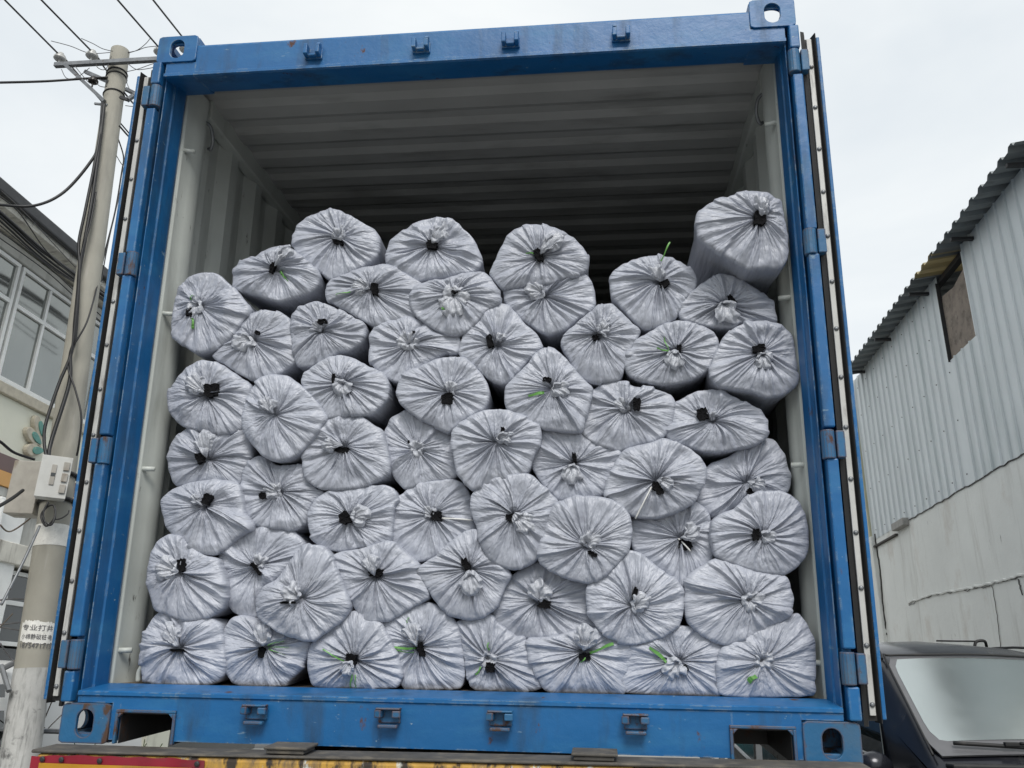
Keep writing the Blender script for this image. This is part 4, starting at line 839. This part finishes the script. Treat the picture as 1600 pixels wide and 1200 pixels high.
# ================================================================= UTILITY POLE
YP = 4.0
pb, pt = hit(29, 1200, 1, YP), hit(188, 80, 1, YP); ax = (pt-pb)/(pt.z-pb.z)
base = pb-ax*pb.z
def pole_c(z): return base+ax*z
def pole_r(z): return .146-(.146-.092)*(z/pt.z)
UP = empty('utility_pole', 'tall leaning concrete utility pole with a meter box and whitewashed foot', 'utility pole', tuple(base))
def PU(mb, name, m, bevel=0, smooth=False, parent=None): return _pl(mb, name, m, bevel, smooth, parent or UP)
zw = hit(70, 1045, 1, YP).z
def seg(z0, z1, e=0, n=28, k=10):
    m = MB(); pts = [pole_c(z0+(z1-z0)*i/k) for i in range(k+1)]; return m.tube(pts, pole_r(z0)+e, n, r2=pole_r(z1)+e)
PU(seg(-.1, pt.z), 'pole_shaft', M['concrete'], smooth='auto')
PU(seg(-.05, zw, .002), 'whitewash_band', M['whitewash'], smooth='auto')
z1 = hit(88, 855, 1, YP).z; z2 = hit(92, 822, 1, YP).z; PU(seg(z1, z2, .003), 'paper_band', M['paper'], smooth='auto')
def ring(v, r_=.008, e=.004, name='clamp_band', ma='darksteel'):
    z = hit(120, v, 1, YP).z; c = pole_c(z); rr_ = pole_r(z)+e
    PU(MB().tube([c+Vector((math.cos(t)*rr_, math.sin(t)*rr_, .02*math.cos(t*1+.4))) for t in [2*math.pi*k/24 for k in range(25)]], r_, 6), name, M[ma], smooth=True)
for v in (120, 126, 153): ring(v)
ring(745, .02, .006, ma='rubber'); ring(785, .02, .006, ma='rubber')
# pasted advert wrapped on the shaft
def wrapped(z, dz, a0, a1, e, n=26, mrows=10, rag=True):
    V = []; rr2 = random.Random(5)
    for j in range(mrows+1):
        for i in range(n+1):
            u, v = i/n, j/mrows; zz = z+dz*(v-.5); c = pole_c(zz)
            if rag:
                k = .06 if (j in (0, mrows) and (i < 3 or i > n-3)) else 0
                zz += -math.copysign(dz*k, v-.5) + (rr2.uniform(-.008, .008) if j in (0, mrows) else 0)
            a = a0+(a1-a0)*u; r_ = pole_r(zz)+e; V.append((c.x+math.cos(a)*r_, c.y+math.sin(a)*r_, zz))
    nn = len(V); V += [(x+0, y+.0006, z_) for x, y, z_ in V]; fs = []
    for j in range(mrows):
        for i in range(n): a = j*(n+1)+i; fs.append((a, a+1, a+n+2, a+n+1))
    return V, fs
pc_ = hit(62, 989, 1, YP); zc = pc_.z; vd = math.atan2(CAM_W.translation.y-pole_c(zc).y, CAM_W.translation.x-pole_c(zc).x)
hz = hit(62, 972, 1, YP).z-hit(62, 1006, 1, YP).z
V, fs = wrapped(zc, hz, vd-1.05, vd+.98, .004); note = PU(MB().add(V, fs), 'paper_notice', M['paper'], smooth=True)
for li, (txt, sz) in enumerate((('专业打井', .05), ('小棉静破桩·电', .045), ('1875471713', .052))):
    cu = bpy.data.curves.new('notice_text', 'FONT'); cu.body = txt; cu.size = sz; cu.extrude = 0; cu.align_x = 'CENTER'; cu.offset = .0004
    to = bpy.data.objects.new('notice_text', cu); col.objects.link(to); bpy.context.view_layer.update()
    me = bpy.data.meshes.new_from_object(to.evaluated_get(bpy.context.evaluated_depsgraph_get())); bpy.data.objects.remove(to); 
    import bmesh
    bm = bmesh.new(); bm.from_mesh(me); bmesh.ops.subdivide_edges(bm, edges=bm.edges, cuts=1); bm.verts.ensure_lookup_table()
    xs_ = [v.co.x for v in bm.verts] or [0, 1]; wid = max(xs_)-min(xs_); tgt = .235; sxx = tgt/max(wid, .01); cxm = (max(xs_)+min(xs_))/2
    for v in bm.verts:
        x, yv = (v.co.x-cxm)*sxx, v.co.y; zz = zc+hz*.5-.055-li*.068+yv-.015; a = vd-.03+x/pole_r(zz); r_ = pole_r(zz)+.0065; c = pole_c(zz)
        v.co = (c.x+math.cos(a)*r_-base.x, c.y+math.sin(a)*r_-base.y, zz-base.z)
    bm.to_mesh(me); bm.free(); me.materials.clear(); me.materials.append(M['ink'])
    o = bpy.data.objects.new('notice_text', me); col.objects.link(o); o.parent = note
# crossarm, braces, insulators
def AP(u, v, dy=0): return hit(u, v, 1, YP+dy)
def beam(a, b, s, name='crossarm', ma='steel'):
    a, b = Vector(a), Vector(b); PU(MB().tube([a, b], s*.7, 4), name, M[ma])
beam(AP(86, 102, -.14), AP(300, 90, -.14), .045); beam(AP(102, 101, -.16), AP(163, 158, -.12), .035, 'brace')
beam(AP(133, 112, -.1), AP(168, 127, -.1), .035, 'bracket_arm'); beam(AP(198, 157, -.1), AP(240, 128, -.1), .035, 'brace'); beam(AP(196, 139, -.05), AP(222, 152, .1), .035, 'bracket_arm')
beam(AP(148, 162, -.1), AP(168, 164, -.1), .02, 'bracket_arm'); beam(AP(188, 152, -.14), AP(200, 156, -.14), .03, 'clamp_bolt', 'darksteel')
def insul(u, v, dark=False, s=1.0):
    c = AP(u, v, -.14); pr = [(.01,-.1),(.012,-.03),(.05,-.03),(.062,-.02),(.062,.0),(.035,.006),(.05,.012),(.05,.022),(.026,.03),(.03,.05),(.02,.062),(.004,.064)]
    PU(MB().lathe([(r_*s, h*s) for r_, h in pr], c, (0, 0, 1), 18), 'insulator', M['dark_porc'] if dark else M['porcelain'], smooth='auto')
insul(94, 90); insul(144, 86); insul(146, 126, True, .8); insul(250, 80); insul(290, 76)
# meter boxes on the pole, below the cable bundle
def quadbox(cu_, cv, w_, h_, d, dy, rot, name, ma, parent=None, bevel=.008):
    c = AP(cu_, cv, dy); m = MB().box(-w_/2, w_/2, -d/2, d/2, -h_/2, h_/2); Mx = Matrix.Translation(c) @ Matrix.Rotation(rot, 4, 'Z')
    m.v = [tuple(Mx @ Vector(v)) for v in m.v]; return PU(m, name, M[ma], bevel, parent=parent), Mx
old, _ = quadbox(45, 765, .24, .46, .22, -.02, R(12), 'junction_box', 'oldbox')
mbx, Mx = quadbox(84, 748, .22, .34, .16, -.3, R(34), 'meter_box', 'plastic', bevel=.012)
def onbox(x0, x1, z0, z1, y0, y1, name, ma):
    m = MB().box(x0, x1, y0, y1, z0, z1); m.v = [tuple(Mx @ Vector(v)) for v in m.v]; return PU(m, name, M[ma], .003, parent=mbx)
onbox(-.114, .114, -.174, .174, -.085, -.06, 'box_lid', 'plastic')
onbox(-.028, .008, -.07, .1, -.094, -.0895, 'meter_window', 'oldbox'); onbox(-.026, .006, .0, .03, -.0955, -.0935, 'meter_dial', 'carglass')
for k in range(3): onbox(.055, .1, -.13+k*.095, -.06+k*.095, -.1, -.0895, 'breaker_cover', 'oldbox')

# ================================================================= CABLES
def cable(name, pts, r, label, ma='cable', sub=8, group=None, cat='cable'):
    sp = spline(pts, sub); o0 = sp[0]; m = MB().tube(sp, r, 6); o = m.build(name, M[ma], smooth=True, org=tuple(o0)); tag(o, label, cat, group); return o
def wp(u, v, y): return hit(u, v, 1, y)
G1 = 'overhead power lines'
for (p0, p1, lab) in (((-60, -68), (94, 87), 'leftmost of the four overhead lines running up from the pole crossarm'), ((0, -66), (145, 82), 'second overhead line from the left, ending at the insulator nearest the pole'),
                      ((130, -62), (250, 76), 'third overhead line from the left, passing behind the container corner'), ((187, -66), (290, 64), 'fourth overhead line, meeting the container top left corner')):
    a = wp(*p1, YP-.14); b = wp(*p0, YP-1.6); d = b-a
    cable('power_line', [a, a+d*.5, b, b+d*1.0, b+d*3], .009, lab, group=G1, cat='power line')
for (p0, p1, lab) in (((102, 92), (162, 162), 'line crossing from the left insulator down to the pole clamp'), ((152, 88), (172, 118), 'short line from the second insulator to behind the pole top'), ((186, 196), (212, 224), 'short piece of line visible between the pole and the left door'), ((193, 143), (216, 170), 'short line behind the brace right of the pole')):
    cable('power_line', [wp(*p0, YP-.1), wp((p0[0]+p1[0])/2, (p0[1]+p1[1])/2+1, YP), wp(*p1, YP+.3), wp(p1[0]*2-p0[0], p1[1]*2-p0[1], YP+.9)], .009, lab, cat='power line')
cable('service_cable', [wp(-60, 130, 3.0), wp(0, 129, 3.4), wp(70, 127, 3.7), wp(130, 123, 3.85), wp(168, 121, 3.87)], .013, 'black cable entering level from the left edge at the pole top')
cable('service_cable', [wp(-60, 312, 3.0), wp(0, 320, 3.4), wp(55, 321, 3.6), wp(100, 300, 3.75), wp(140, 255, 3.82), wp(154, 225, 3.84), wp(160, 160, 3.84)], .014, 'black cable hanging in a deep loop from the pole to the left edge')
cable('down_cable', [wp(163, 162, 3.84), wp(157, 215, 3.84), wp(147, 290, 3.83), wp(139, 340, 3.82), wp(131, 385, 3.82), wp(124, 425, 3.82), wp(121, 480, 3.82), wp(117, 530, 3.82), wp(110, 556, 3.8), wp(108, 600, 3.8), wp(80, 690, 3.72), wp(76, 718, 3.66)], .017, 'thick black cable running down the left side of the concrete pole')
cable('down_cable', [wp(160, 180, 3.85), wp(152, 235, 3.82), wp(133, 330, 3.8), wp(123, 380, 3.8), wp(124, 420, 3.8), wp(117, 500, 3.8), wp(112, 550, 3.8), wp(92, 600, 3.76), wp(72, 660, 3.7), wp(69, 690, 3.68), wp(73, 716, 3.66)], .014, 'black cable beside the thick one, bowing out left at the meter box')
cable('down_cable', [wp(150, 300, 3.85), wp(141, 350, 3.82), wp(127, 400, 3.8), wp(121, 470, 3.79), wp(113, 540, 3.79), wp(106, 572, 3.79), wp(118, 610, 3.78), wp(127, 650, 3.79), wp(124, 690, 3.82), wp(120, 712, 3.86)], .009, 'thin black cable curving right across the pole above the meter box')
cable('down_cable', [wp(112, 545, 3.82), wp(118, 535, 3.8), wp(135, 505, 3.83), wp(146, 470, 3.9), wp(152, 445, 4.0), wp(165, 390, 4.1), wp(180, 330, 4.2), wp(190, 270, 4.3), wp(193, 245, 4.35), wp(184, 215, 4.3)], .008, 'frayed thin wire crossing the pole diagonally to its right side')
cable('thin_wire', [wp(178, 236, 4.1), wp(192, 258, 4.2), wp(196, 240, 4.25), wp(203, 205, 4.3)], .0045, 'thin wire forming a V between the pole and the left door', 'wire')
cable('thin_wire', [wp(193, 262, 4.2), wp(190, 290, 4.2), wp(178, 340, 4.2), wp(168, 385, 4.2), wp(158, 440, 4.2)], .0055, 'thin wire hanging parallel to the right side of the pole', 'wire')
for i, (a, b, c_, d_, lab) in enumerate((((80, 64), (110, 72), (140, 83), (172, 82), 'slack jumper wire from the leftmost line to the pole top'), ((127, 60), (145, 68), (160, 76), (176, 80), 'slack jumper wire from the second line to the pole top'), ((200, 83), (215, 78), (228, 68), (236, 58), 'slack jumper wire rising right from the pole top'), ((200, 82), (214, 79), (228, 74), (246, 72), 'lower jumper wire right of the pole top'), ((198, 98), (212, 108), (226, 108), (246, 104), 'jumper wire sagging under the right crossarm'), ((198, 112), (215, 108), (232, 102), (250, 96), 'jumper wire crossing under the right crossarm'),
                             ((96, 108), (104, 122), (120, 121), (140, 106), 'thin wire looping under the left crossarm'), ((150, 92), (152, 105), (165, 108), (174, 88), 'small wire loop between the second insulator and the pole'), ((200, 118), (198, 128), (204, 142), (212, 150), 'small wire loop right of the pole clamp'), ((150, 128), (155, 134), (163, 136), (168, 134), 'small wire by the dark insulator'), ((113, 98), (124, 112), (134, 124), (140, 130), 'straight thin wire beside the left brace'), ((196, 165), (210, 166), (222, 160), (232, 156), 'thin wire right of the lower clamp'))):
    cable('thin_wire', [wp(*q, YP-.15) for q in (a, b, c_, d_)], .004, lab, 'wire')
# bundle of lines along the shop-house eave
offs = [(0, 332, 168, 466, .022, 'thickest'), (0, 338, 168, 472, .014, 'second'), (0, 345, 170, 474, .012, 'third'), (0, 330, 140, 440, .01, 'upper')]
def ev(u, v, e=0): p = hit(u, v, 0, XL+.42+e); return p
for i, (u0, v0, u1, v1, r_, nm) in enumerate(offs):
    lab = ('thickest black cable along the eave of the cream building', 'black cable hanging just under the thickest eave cable', 'lowest heavy black cable of the eave bundle', 'highest black cable of the eave bundle')[i]
    cable('eave_cable', [ev(u0-60, v0-48), ev(u0, v0), ev((u0+u1)/2-6, (v0+v1)/2+1+i*2), ev(u1, v1), ev(u1+60, v1+48)], r_, lab, group='cables along the eave')
for i, (a, b, c_, lab) in enumerate((((0, 352), (90, 425), (165, 468), 'thin wire sagging below the eave bundle'), ((0, 362), (70, 412), (165, 500), 'thin wire below the eave, above the upper windows'), ((0, 372), (80, 430), (165, 510), 'lowest thin wire in front of the upper windows'), ((28, 330), (75, 395), (125, 440), 'thin wire leaving the eave bundle toward the pole'))):
    cable('thin_wire', [ev(a[0]-40, a[1]-30, .1), ev(*a, .1), ev(*b, .1), ev(*c_, .1), ev(c_[0]+50, c_[1]+42, .1)], .006, lab)
cable('thin_wire', [wp(-30, 270, 4), wp(28, 322, 4.3), wp(70, 366, 4.6), wp(118, 418, 5)], .0045, 'single thin wire crossing the sky above the eave at far left', 'wire')
cable('service_cable', [wp(-20, 680, 3.2), wp(0, 690, 3.3), wp(22, 707, 3.45), wp(54, 718, 3.6)], .012, 'black cable entering from the left above the junction box')
cable('service_cable', [wp(-20, 800, 3.2), wp(0, 790, 3.3), wp(20, 778, 3.45), wp(36, 766, 3.6)], .014, 'black cable entering from the left below the junction box')
cable('wire_coil', [wp(76, 784, 3.62), wp(68, 800, 3.6), wp(70, 815, 3.6), wp(80, 820, 3.6), wp(86, 806, 3.62), wp(84, 790, 3.64), wp(74, 792, 3.63), wp(64, 806, 3.62), wp(72, 822, 3.6), wp(84, 812, 3.61)], .008, 'coil of loose black wire under the meter box')
cable('wire_coil', [wp(82, 812, 3.62), wp(95, 810, 3.65), wp(106, 803, 3.7), wp(108, 798, 3.75)], .006, 'loose wire end curling right under the meter box')
cable('stay_wire', [wp(62, 822, 3.75), wp(40, 870, 3.6), wp(20, 910, 3.5), wp(2, 945, 3.4)], .011, 'straight grey stay rod leaning left from the pole under the boxes', 'steel')
for i, (a, b, c_, lab) in enumerate((((-20, 940), (20, 936), (56, 938), 'upper pale cable crossing behind the pole at lower left'), ((-20, 978), (20, 974), (50, 971), 'middle pale cable at lower left'), ((-20, 978), (14, 982), (46, 988), 'sloping pale cable at lower left'), ((0, 1005), (18, 1030), (34, 1040), 'loose dark wire in front of the white van'), ((0, 820), (18, 830), (60, 800), 'twisted brown wire under the junction box'))):
    cable('loose_wire', [wp(*a, 4.3), wp(*b, 4.4), wp(*c_, 4.4)], .007, lab, 'wire' if i != 4 else 'twig')

# ================================================================= VEHICLES
def loft(sections, n_close=True):
    m = MB(); n = len(sections[0]); V = [p for s in sections for p in s]; fs = []
    for j in range(len(sections)-1):
        for i in range(n-1): fs.append((j*n+i, j*n+i+1, (j+1)*n+i+1, (j+1)*n+i))
    return m.add(V, fs)
def van(name, label, loc, rot, L, Wd, Hh, paint, hood_l, zb, zh, glass_m, detail, roofm=None):
    """front at -y; zb = windscreen base height, hood_l = bonnet length, zh = bonnet front height"""
    mw = Matrix.Translation(loc) @ Matrix.Rotation(rot, 4, 'Z'); root = empty(name, label, 'van', mw=mw)
    hw = Wd/2
    ys_ = [0, .04, .18, hood_l, hood_l+.42, hood_l+.62, hood_l+.95, hood_l+1.6, L-.5, L-.12, L]
    tops = [zh-.22, zh-.06, zh, zb, zb+(Hh-zb)*.78, Hh-.06, Hh-.012, Hh, Hh-.01, Hh-.07, Hh-.3]
    def half(y, zt, k):
        w0 = hw*(1 if 0.1 < y < L-.1 else .95); bt = min(zb-.05, zt-.02)
        wt = w0-.02 if zt <= zb+.01 else w0-.05-.11*((zt-zb)/(Hh-zb))
        cr_ = .06 if zt > zb else .05
        return [(-w0*.98, y, .28), (-w0, y, .45), (-w0, y, bt*.72), (-w0+.012, y, bt), (-(w0+wt)/2+.012, y, (bt+zt-.06)/2 if zt > bt+.1 else zt-.04), (-wt, y, zt-.05), (-wt+.05, y, zt-.012), (-wt*.5, y, zt+cr_*.4), (0, y, zt+cr_*.55)]
    secs = []
    for y, zt in zip(ys_, tops):
        h = half(y, zt, 0); secs.append(h+[(-x, yy, zz) for x, yy, zz in h[::-1][1:]])
    b = loft(secs); n = len(secs[0])
    b.f.append(tuple(range(n))); b.f.append(tuple(range(len(b.v)-n, len(b.v)))[::-1])
    body = b.build('body', M[paint], root, smooth='auto'); body.modifiers.new('sub', 'SUBSURF').levels = 1; body.modifiers['sub'].render_levels = 1
    body.data.set_sharp_from_angle(angle=R(50))
    return root, mw, hw, ys_, tops, body
# dark van, right foreground: built with its own greenhouse
VX, VY = 3.076, 2.262
DV = empty('dark_van', 'dark navy van with pale grimy windscreen parked right of the container', 'van', (VX, VY, .03))
DV.rotation_euler = (0, 0, R(8)); DV.name = 'parked_van'
def D(mb, name, m, bevel=0, smooth=False, parent=None): return mb.build(name, M[m], parent or DV, bevel=bevel, smooth=smooth)
# local frame: x right, y back, windscreen base at y=.35, top at y=1.05
hwb, hwt = .83, .70; zb_, zt_ = 1.27, 1.80
# cabin/body shell sections (y, half width, belt z, roof half width, roof z)
def sec(y, hw, belt, rw, rz, crown=.05):
    h = [(-hw*.97, y, .25), (-hw, y, .5), (-hw-.01, y, belt*.75), (-hw+.005, y, belt), (-(hw+rw)/2-.01, y, (belt+rz)/2+.03), (-rw-.02, y, rz-.075), (-rw+.045, y, rz-.015), (-rw*.5, y, rz+crown*.7), (0, y, rz+crown)]
    return h+[(-x, a, b) for x, a, b in h[::-1][1:]]
# lower nose + bonnet
nose = loft([sec(-.62, .72, .60, .62, .80, .01), sec(-.58, .78, .72, .68, .92, .02), sec(-.40, .82, .82, .74, 1.03, .03), sec(-.05, .84, .95, .78, 1.14, .03), sec(.16, .86, 1.02, .82, 1.215, .03)])
nose.f.append(tuple(range(17)))
D(nose, 'bonnet', 'carhood', smooth='auto')
cab = loft([sec(.15, .86, 1.0, .84, 1.21, .012), sec(.22, .86, 1.08, .84, 1.265, .012), sec(.68, .86, 1.14, .735, 1.535, .02), sec(1.13, .86, 1.15, .64, 1.80, .035), sec(1.3, .86, 1.15, .64, 1.868, .045), sec(1.9, .86, 1.15, .64, 1.925, .05), sec(3.0, .86, 1.15, .64, 1.94, .05), sec(3.9, .85, 1.15, .63, 1.90, .045), sec(4.15, .83, 1.1, .6, 1.74, .03)])
cab.f.append(tuple(range(len(cab.v)-17, len(cab.v)))[::-1])
D(cab, 'body', 'carpaint', smooth='auto')
# windscreen: border (frit) and glass panel slightly proud of the cab face
def scr(e, ix, z0, z1, name, ma, parent=None):
    V = []; n, k = 16, 10
    for j in range(k+1):
        v = j/k; vv = z0+(z1-z0)*v; y = .225+.905*vv; z = 1.277+.54*vv; hw_ = (.825+(.612-.825)*vv)-ix
        if v < .12: hw_ -= (.12-v)*.35
        if v > .88: hw_ -= (v-.88)*.35
        for i in range(n+1):
            u = i/n*2-1; V.append((u*hw_, y+.02*u*u-.008-e*.6, z+e+.022*(1-u*u)))
    nn = len(V); V += [(a, b+.004, c-.006) for a, b, c in V]; fs = []
    for j in range(k):
        for i in range(n): a = j*(n+1)+i; fs += [(a, a+1, a+n+2, a+n+1), (nn+a, nn+a+n+1, nn+a+n+2, nn+a+1)]
    m = MB().add(V, fs); return D(m, name, ma, smooth=True, parent=parent)
ws = scr(.004, 0, 0, 1, 'windscreen', 'frit'); scr(.008, .035, .12, .965, 'windscreen_glass', 'screen', ws)
# black rubber seal round the screen
seal = [(-.825, .25, 1.285), (-.722, .69, 1.556), (-.615, 1.12, 1.815), (-.57, 1.14, 1.832), (-.3, 1.11, 1.842), (0, 1.10, 1.848), (.3, 1.11, 1.842), (.57, 1.14, 1.832), (.615, 1.12, 1.815), (.722, .69, 1.556), (.825, .25, 1.285)]
D(MB().tube(spline(seal, 5), .0075, 6), 'screen_seal', 'rubber', smooth=True, parent=ws)
# roof ditch mouldings, side windows, roof aerial
for sx in (-1, 1):
    D(MB().tube(spline([(sx*.625, 1.14, 1.81), (sx*.60, 1.3, 1.885), (sx*.595, 1.9, 1.94), (sx*.59, 3.9, 1.92)], 5), .009, 6), 'roof_moulding', 'rubber', smooth=True)
    for (ya, yb) in ((1.0, 1.72), (1.8, 2.75), (2.83, 3.85)):
        top = .30 if ya == 1.0 else 0
        q = [(ya-(.25 if ya == 1.0 else 0), 1.2), (yb, 1.2), (yb, 1.72), (ya+(.12 if ya == 1.0 else 0), 1.72)]
        V = []
        for (y, z) in q: t = (z-1.15)/(1.79-1.15); V.append((sx*(.872+(.675-.872)*t+.012), y, z))
        V += [(x-sx*.01, y, z) for x, y, z in V]
        D(MB().add(V, [(0,1,2,3),(7,6,5,4),(0,4,5,1),(1,5,6,2),(2,6,7,3),(3,7,4,0)]), 'side_window', 'carglass', .004)
    D(MB().box(sx*.86-.008, sx*.86+.008, .55, 4.0, .62, .68), 'side_trim', 'rubber', .004)
    mb = MB().lathe([(.02, -.02), (.085, 0), (.1, .05), (.085, .09), (.02, .1)], (sx*.98, .58, 1.2), (0, 1, 0), 16); mb.v = [(a, b, 1.2+(c-1.2)*.8) for a, b, c in mb.v]
    D(mb, 'wing_mirror', 'carpaint', smooth=True)
    D(MB().tube([(sx*.84, .6, 1.14), (sx*.93, .6, 1.17)], .018, 8), 'mirror_arm', 'rubber', smooth=True)
    D(MB().lathe([(.01, 0), (.085, .01), (.1, .05), (.1, .1)], (sx*.58, -.66, .72), (0, 1, 0), 20), 'headlight', 'porcelain', smooth='auto')
D(MB().box(-.42, .42, -.64, -.6, .58, .76), 'grille', 'rubber', .01); D(MB().box(-.8, .8, -.72, -.5, .28, .5), 'bumper', 'carhood', .04)
for y in (.25, 3.2):
    for sx in (-1, 1):
        wh = D(MB().lathe([(.17,-.09),(.28,-.09),(.31,-.06),(.31,.06),(.28,.09),(.17,.09)], (sx*.79, y, .28), (1,0,0), 28), 'wheel', 'tyre', smooth='auto')
        D(MB().lathe([(.168,-.08),(.16,.05),(.05,.075),(.045,-.085)], (sx*.79, y, .28), (sx,0,0), 20), 'wheel_rim', 'rim', smooth='auto', parent=wh)
# wipers: blade along the base of the screen with the arm from the right
for dx in (0, .62):
    bl = [(-.69, .275, 1.345), (-.4, .235, 1.335), (-.1, .215, 1.322)] if dx == 0 else [(-.04, .21, 1.325), (.3, .215, 1.325), (.6, .245, 1.325)]
    wpn = D(MB().tube(spline(bl, 4), .011, 6), 'wiper', 'rubber', smooth=True)
    if dx == 0:
        D(MB().tube(spline([(-.36, .215, 1.352), (-.2, .2, 1.345), (-.02, .18, 1.30), (.1, .17, 1.26)], 4), .009, 6), 'wiper_arm', 'rubber', smooth=True, parent=wpn)
        D(MB().box(-.44, -.36, .215, .24, 1.335, 1.358), 'wiper_clip', 'rubber', .005, parent=wpn)
    else: D(MB().tube(spline([(.3, .21, 1.345), (.5, .19, 1.32), (.66, .17, 1.26)], 4), .009, 6), 'wiper_arm', 'rubber', smooth=True, parent=wpn)
D(MB().box(-.8, .8, .10, .19, 1.225, 1.252), 'scuttle_panel', 'rubber', .01)
D(MB().tube(spline([(.44, 1.9, 1.95), (.46, 1.9, 1.985), (.52, 1.9, 1.99), (.56, 1.95, 1.955)], 4), .011, 6), 'roof_aerial', 'rubber', smooth=True)
D(MB().tube([(.46, 1.9, 1.986), (.18, 1.95, 1.986)], .006, 6), 'aerial_rod', 'rubber', smooth=True)

# white van behind the pole
WV = empty('parked_van', 'white van parked behind the concrete pole, mostly hidden', 'van', (-4.98, 2.6, 0)); WV.rotation_euler = (0, 0, R(2))
def Wp(mb, name, m, bevel=0, smooth=False, parent=None): return mb.build(name, M[m], parent or WV, bevel=bevel, smooth=smooth)
cab = loft([sec(-.4, .70, .55, .6, .8, .01), sec(-.3, .78, .7, .7, 1.0, .02), sec(.25, .8, .95, .74, 1.15, .03), sec(.9, .8, 1.05, .66, 1.66, .03), sec(1.3, .8, 1.05, .66, 1.72, .04), sec(3.3, .8, 1.05, .66, 1.73, .04), sec(3.75, .79, 1.0, .64, 1.6, .03)])
cab.f.append(tuple(range(17))); cab.f.append(tuple(range(len(cab.v)-17, len(cab.v)))[::-1])
Wp(cab, 'body', 'carwhite', smooth='auto')
for sx in (-1, 1):
    for (ya, yb) in ((.95, 1.42),):
        q = [(ya-.2*(ya < 1), 1.1), (yb, 1.1), (yb, 1.56), (ya+.1*(ya < 1), 1.56)]; V = []
        for (y, z) in q: t = (z-1.05)/.57; V.append((sx*(.805+(.69-.805)*t+.006), y, z))
        V += [(x-sx*.01, y, z) for x, y, z in V]
        Wp(MB().add(V, [(0,1,2,3),(7,6,5,4),(0,4,5,1),(1,5,6,2),(2,6,7,3),(3,7,4,0)]), 'side_window', 'carglass', .004)
    for y in (.2, 2.9): Wp(MB().lathe([(.1,-.09),(.28,-.09),(.31,-.06),(.31,.06),(.28,.09),(.1,.09)], (sx*.74, y, .31), (1,0,0), 24), 'wheel', 'tyre', smooth='auto')
Wp(MB().add([(-.7,.26,1.16),(.7,.26,1.16),(.62,.86,1.62),(-.62,.86,1.62),(-.7,.27,1.15),(.7,.27,1.15),(.62,.87,1.61),(-.62,.87,1.61)], [(0,1,2,3),(4,7,6,5),(0,4,5,1),(1,5,6,2),(2,6,7,3),(3,7,4,0)]), 'windscreen', 'carglass')

# dry brush and weeds at the foot of the pole
def brush(loc, n, h, label, ma, spread, seed, cat):
    rr3 = random.Random(seed); m = MB()
    for k in range(n):
        p = Vector((rr3.uniform(-.1, .1)*spread, rr3.uniform(-.1, .1)*spread, 0)); d = Vector((rr3.uniform(-1, 1)*spread, rr3.uniform(-1, 1)*spread, 1.5)).normalized(); pts = [p.copy()]
        for q in range(7):
            d = (d+Vector((rr3.uniform(-.4, .4), rr3.uniform(-.4, .4), rr3.uniform(-.25, .2)))*.6).normalized(); p = p+d*h/6*rr3.uniform(.6, 1.1); pts.append(p.copy())
            if q > 1 and rr3.random() < .6:
                e = (d+Vector((rr3.uniform(-1, 1), rr3.uniform(-1, 1), rr3.uniform(-.3, .6)))).normalized(); m.tube([p, p+e*h*.12, p+e*h*.22+Vector((0, 0, rr3.uniform(-.05, .05)))], .004, 4)
        m.tube(pts, .009, 4, r2=.003)
    o = m.build('dry_bush' if ma == 'twig' else 'weed_clump', M[ma], org=(0, 0, 0)); o.location = loc; tag(o, label, cat); return o
brush(tuple(hit(2, 1010, 1, 4.6).xy)+(0,), 18, 2.3, 'tangle of bare twigs left of the pole', 'twig', .5, 4, 'bush')
brush((-3.45, 4.1, 0), 20, 1.0, 'green weeds between the pole foot and the trailer corner', 'leaf', .35, 8, 'weeds')
# scrap trestle left of the pole (dark slanted bars)
SCF = empty('scrap_trestle', 'dark slanting metal trestle against the white van', 'trestle', (-4.15, 4.0, 0))
def PS(a, b, r_): 
    m = MB().tube([a, b], r_, 6); _pl(m, 'trestle_bar', M['steel'], 0, False, SCF)
PS(wp(-30, 1062, 3.9), wp(34, 1030, 4.1), .022); PS(wp(2, 1040, 3.9), wp(14, 1080, 3.8), .02); PS(wp(-30, 1140, 3.9), wp(100, 1143, 4.4), .02)
for u in (-20, 34): q = wp(u, 1050, 4.0); PS(q, Vector((q.x, q.y, 0)), .02)
# teal girder and bits seen through the right forklift pocket
TG = tag(MB().box(-.1, 3.2, 7.2, 7.35, 1.1, 1.34).build('steel_girder', M['tealpaint'], bevel=.01), 'teal painted girder glimpsed through the right forklift pocket', 'girder')
